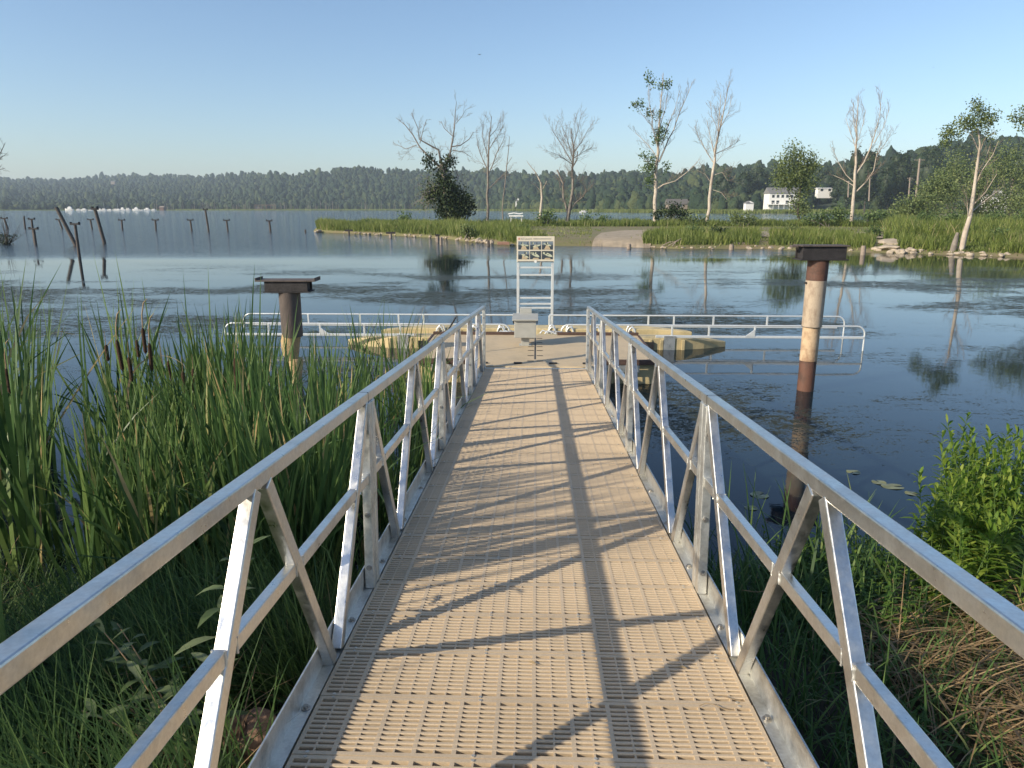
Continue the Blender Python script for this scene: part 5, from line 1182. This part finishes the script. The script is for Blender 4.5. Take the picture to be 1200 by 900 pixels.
# bleached snags in front of the forest
sn = MB(); r0 = random.Random(77)
for i in range(110):
    px = r0.choice([r0.uniform(340, 560), r0.uniform(330, 400), r0.uniform(180, 330)]); a = FS(px) + r0.uniform(3, 14); p = g(px, a, 0); h = r0.uniform(5, 13)
    sn.tube([p, p + Vector((r0.uniform(-.8, .8), 0, h))], [.30, .12], 4, cap=False)
o = sn.build('far_snags', M['pole']); o['kind'] = 'stuff'; o['label'] = 'thin pale dead trunks before the far forest'

# ---- buildings
def house(name, label, px, y, D, w, d, hw_, hr, wall='white', roof='roof', wins=(), ridge_x=True, rot=0.0, cat='house', deck=False):
    z0 = at(px, y, D).z; p = g(px, D, z0); t = thing(name, label, cat, tuple(p), YAW + rot)
    MB().box(-w/2, w/2, -d/2, d/2, -3, hw_).build('wall', M[wall], t)
    b = MB()
    if ridge_x:
        e = .4; prof = [(-d/2 - e, hw_ + .01), (0, hw_ + hr), (d/2 + e, hw_ + .01), (d/2 + e, hw_ - .12), (-d/2 - e, hw_ - .12)]
        vs = [(x, a, c) for x in (-w/2 - e, w/2 + e) for a, c in prof]
    else:
        e = .3; prof = [(-w/2 - e, hw_ + .01), (0, hw_ + hr), (w/2 + e, hw_ + .01), (w/2 + e, hw_ - .12), (-w/2 - e, hw_ - .12)]
        vs = [(a, x, c) for x in (-d/2 - e, d/2 + e) for a, c in prof]
    if not ridge_x: MB().add([(-w/2, -d/2 + .02, hw_), (w/2, -d/2 + .02, hw_), (0, -d/2 + .02, hw_ + hr*.95), (-w/2, -d/2 - .28, hw_), (w/2, -d/2 - .31, hw_), (0, -d/2 - .31, hw_ + hr*.93)], [(0,1,2),(3,4,5)]).build('gable', M[wall], t)
    b.add(vs, [(0,1,6,5),(1,2,7,6),(2,3,8,7),(3,4,9,8),(4,0,5,9),(4,3,2,1,0),(5,6,7,8,9)]); b.build('roof', M[roof], t)
    for (x0, x1, z0_, z1_) in wins:
        o = MB().box(x0 - .12, x1 + .12, -d/2 - .06, -d/2 - .003, z0_ - .12, z1_ + .12).build('window', M['white' if wall != 'white' else 'greyprint'], t); MB().box(x0, x1, -d/2 - .09, -d/2 - .062, z0_, z1_).build('pane', M['glass'], o)
    return t
t = house('white_house', 'large white two storey house with grey roof behind the green tree', 915, 240, 412, 17, 9, 6.2, 3.2, wins=[(-7 + 2.6*k, -5.8 + 2.6*k, 3.9, 5.3) for k in range(6)] + [(-7 + 2.6*k, -5.6 + 2.6*k, .6, 2.2) for k in (0, 1, 3, 4, 5)])
MB().box(-10.5, 5, -7.5, -4.52, .0, .25).build('deck_floor', M['white'], t)
for x in (-10.2, -7, -4, -1, 2, 4.8): MB().box(x - .1, x + .1, -7.4, -7.2, -3, 1.1).build('deck_post', M['white'], t)
MB().box(-10.4, 4.9, -7.36, -7.24, 1.0, 1.15).build('deck_rail', M['white'], t)
house('shed', 'small white shed with gable at the shore left of the white house', 877, 243, 395, 4.2, 4, 2.2, 1.2, ridge_x=False, cat='shed')
t = house('trailer', 'long low white trailer with flat roof right of the green tree', 967, 226, 430, 12, 4, 2.5, .4, wall='white', roof='white', wins=[(-4.5, -3.2, 1, 2.2), (0, 1.3, 1, 2.2), (3.5, 4.6, .3, 2.3)], cat='trailer')
house('brown_house', 'brown roofed house behind the cottonwood trunk', 793, 244, 455, 13, 8, 2.4, 3.2, wall='pole', roof='brownroof', wins=[(-5, -3.6, .8, 2), (1, 2.4, .8, 2)])
house('far_house', 'small white gabled house behind the dead trees left of centre', 607, 238.5, 712, 5, 5, 2.2, 3.0, ridge_x=False)
house('far_house', 'white gable wall peeking through the willows at the right', 1163, 236, 210, 4.5, 5, 1.6, 1.4, ridge_x=False)
house('hill_house', 'tiny pale house high on the far left hill', 137, 214.5, 1690, 9, 8, 2.5, 2.5, wall='pole')
# pavilion
p = g(312, FS(312) + 2, 1.2); t = thing('pavilion', 'open brown boathouse pavilion on the far shore right of the boats', 'pavilion', tuple(p), YAW)
MB().box(-14, 14, -4, 4, 5.2, 5.9).build('roof', M['brown_wood'], t); MB().box(-13, -5, -3, 3, -1, 3.6).build('enclosure', M['brownroof'], t); MB().box(-14, 14, -4, 4, 0, .5).build('floor', M['brown_wood'], t)
for x in (-13.5, -8, -3, 2, 7, 13.5): MB().box(x - .25, x + .25, -3.9, -3.4, .51, 5.19).build('post', M['brown_wood'], t)

# ---- boats
def boat(px, D, L, H, label, kind, grp='boats at the far marina', flip=1):
    p = g(px, D, 0); t = thing('boat', label, 'boat', tuple(p), YAW + (0 if flip > 0 else math.pi), grp)
    sec = [(-.5, .30, .0), (-.45, .34, 0), (0, .36, 0), (.3, .28, .05), (.5, .02, .25)]; V = []; B = L * .34
    for x, hb, rs in sec:
        zt = H * (.34 + rs * .35)
        V += [(x*L, -hb*B*1.3, zt), (x*L, -hb*B*.8, -.3 + rs), (x*L, hb*B*.8, -.3 + rs), (x*L, hb*B*1.3, zt)]
    F = [(0,1,2,3)]
    for i in range(4):
        a = i*4; F += [(a, a+4, a+5, a+1), (a+1, a+5, a+6, a+2), (a+2, a+6, a+7, a+3), (a+3, a+7, a+4, a)]
    F.append((19, 18, 17, 16)); MB().add(V, F).build('hull', M['white'], t)
    if kind != 'open':
        c = MB().prism([(-.28*L, -B*.3), (.16*L, -B*.3), (.22*L, 0), (.16*L, B*.3), (-.28*L, B*.3)], H*.345, H*.66); c.build('cabin', M['white'], t)
        MB().box(-.22*L, .12*L, -B*.3 - .03, -B*.3 - .005, H*.48, H*.58).build('window', M['glass'], t)
    if kind == 'fly': MB().box(-.2*L, .05*L, -B*.24, B*.24, H*.665, H*.82).build('flybridge', M['white'], t); MB().box(-.22*L, .04*L, -B*.26, B*.26, H*.99, H).build('canopy', M['glass'], t); MB().tube([(-.2*L, 0, H*.82), (-.2*L, 0, H*.99)], .06, 5).build('canopy_post', M['pipe'], t)
    if kind == 'mast': MB().tube([(0, 0, H*.6), (0, 0, H*2.6)], .08, 5).build('mast', M['pipe'], t)
for i, (px, L, H, kind, lab) in enumerate([(81, 11, 5.5, 'fly', 'large cream cabin boat at the left end of the marina'), (92, 7, 3, 'cabin', 'small white boat beside the large cream one'), (98, 8, 3.4, 'cabin', 'low white cabin boat, third from the left'), (106, 6, 2.6, 'open', 'open white boat between two cabin boats'),
        (116, 7, 3.2, 'cabin', 'white cabin boat behind the second leaning pile'), (122, 7, 3.6, 'mast', 'white sailing boat with bare mast, left of the middle'), (128, 6, 2.6, 'cabin', 'small white boat left of the marina middle'), (135, 7, 3.2, 'cabin', 'white boat at the marina middle'), (143, 8, 4.4, 'fly', 'white boat with raised bridge above the capped pile'),
        (150, 8, 4.4, 'cabin', 'white pointed cabin boat right of the middle'), (159, 9, 4.6, 'fly', 'white high boat, third from the marina right end'), (166, 6, 2.8, 'open', 'low open boat near the marina right end'), (172, 8, 4.6, 'cabin', 'white cabin boat second from the marina right end'), (180, 7, 2.8, 'cabin', 'white low boat at the marina right end'), (138, 6, 3, 'mast', 'mast boat behind the marina middle')]):
    boat(px, FS(px) - 16 - (i % 3) * 3, L * .95, H * 1.05, lab, kind, flip=1 if i % 2 else -1)
t = house('marina_shed', 'tan two storey marina building at the right end of the boats', 190.5, 246.6, 885, 5, 6, 3.6, 1.6, wall='brown_wood', roof='pole', cat='building')
# boat on lift right of the forked tree
p = g(688, FS(688) - 60, 0); boat(684, FS(684) - 70, 5.2, 2.2, 'small white motor boat on a lift beyond the spit', 'cabin', grp=None)
t = thing('boat_lift_canopy', 'dark blue canopy over the small motor boat beyond the spit', 'canopy', tuple(p), YAW)
MB().prism([(-1, -1.2), (3.8, -1.2), (3.8, 1.2), (-1, 1.2)], 2.3, 2.45).build('cover', M['navy'], t)
for x in (-.8, 3.6): MB().box(x - .05, x + .05, -1.1, -1.0, -1, 2.299).build('post', M['pipe'], t)
# ---- utility poles
def pole(px0, y0, px1, y1, D, w, arms, label):
    b = at(px0, y0, D); q = at(px1, y1, D) - b; t = thing('utility_pole', label, 'utility pole', tuple(b), YAW, 'utility poles on the far shore'); r_ = w * D / FPX / 2
    MB().tube([-q * .2, (0, 0, 0), q], [r_*1.1, r_*1.1, r_*.8], 8).build('shaft', M['pole'], t)
    for (dy, hw_) in arms: o = MB().box(-hw_, hw_, -.12, .12, -.12, .12).build('crossarm', M['pole'], t); o.location = q * (1 - dy)
pole(1073, 236, 1078, 186, 330, 2.6, [(.03, 2.3)], 'tallest leaning utility pole with a crossarm'); pole(1065, 229, 1066.5, 208, 350, 1.6, [(.04, 1.3), (.14, .8)], 'short double arm utility pole left of the tallest')
pole(1185, 234, 1187, 209, 260, 2.0, [(.10, .5)], 'utility pole with a white lamp near the right edge'); pole(1018.5, 231, 1019.5, 208, 345, 1.7, [(.05, .7)], 'grey pole seen through the twin crowned tree'); pole(994, 228, 994.5, 212, 345, 1.5, [(.05, .6)], 'short grey pole left of the twin crowned tree')
# ---- birds
for px, py, D_, lab in ((562, 64, 60, 'small dark bird flying high left of centre'), (1094, 79, 110, 'tiny dark bird high in the sky at right')):
    p = at(px, py, D_); o = MB().add([(-.16, 0, .04), (0, .03, 0), (.16, 0, .05), (0, -.05, .0), (0, 0, .03), (0, 0, -.03)], [(0, 3, 4), (0, 4, 1), (2, 4, 3), (2, 1, 4), (0, 1, 5), (0, 5, 3), (2, 3, 5), (2, 5, 1)]).build('bird', M['dark']); o.location = p; tag(o, lab, 'bird')

# ================================================================ HAZE
hz = bpy.data.materials.new('haze_air'); hz.use_nodes = True; n = hz.node_tree.nodes; n.remove(n['Principled BSDF'])
pv = n.new('ShaderNodeVolumePrincipled'); pv.inputs['Color'].default_value = (.72, .86, 1.0, 1); pv.inputs['Density'].default_value = .00019; pv.inputs['Anisotropy'].default_value = .0
hz.node_tree.links.new(pv.outputs[0], n['Material Output'].inputs['Volume'])
tag(MB().box(-7300, 7300, -400, 7800, -4.2, 125).build('haze', hz), kind='stuff')
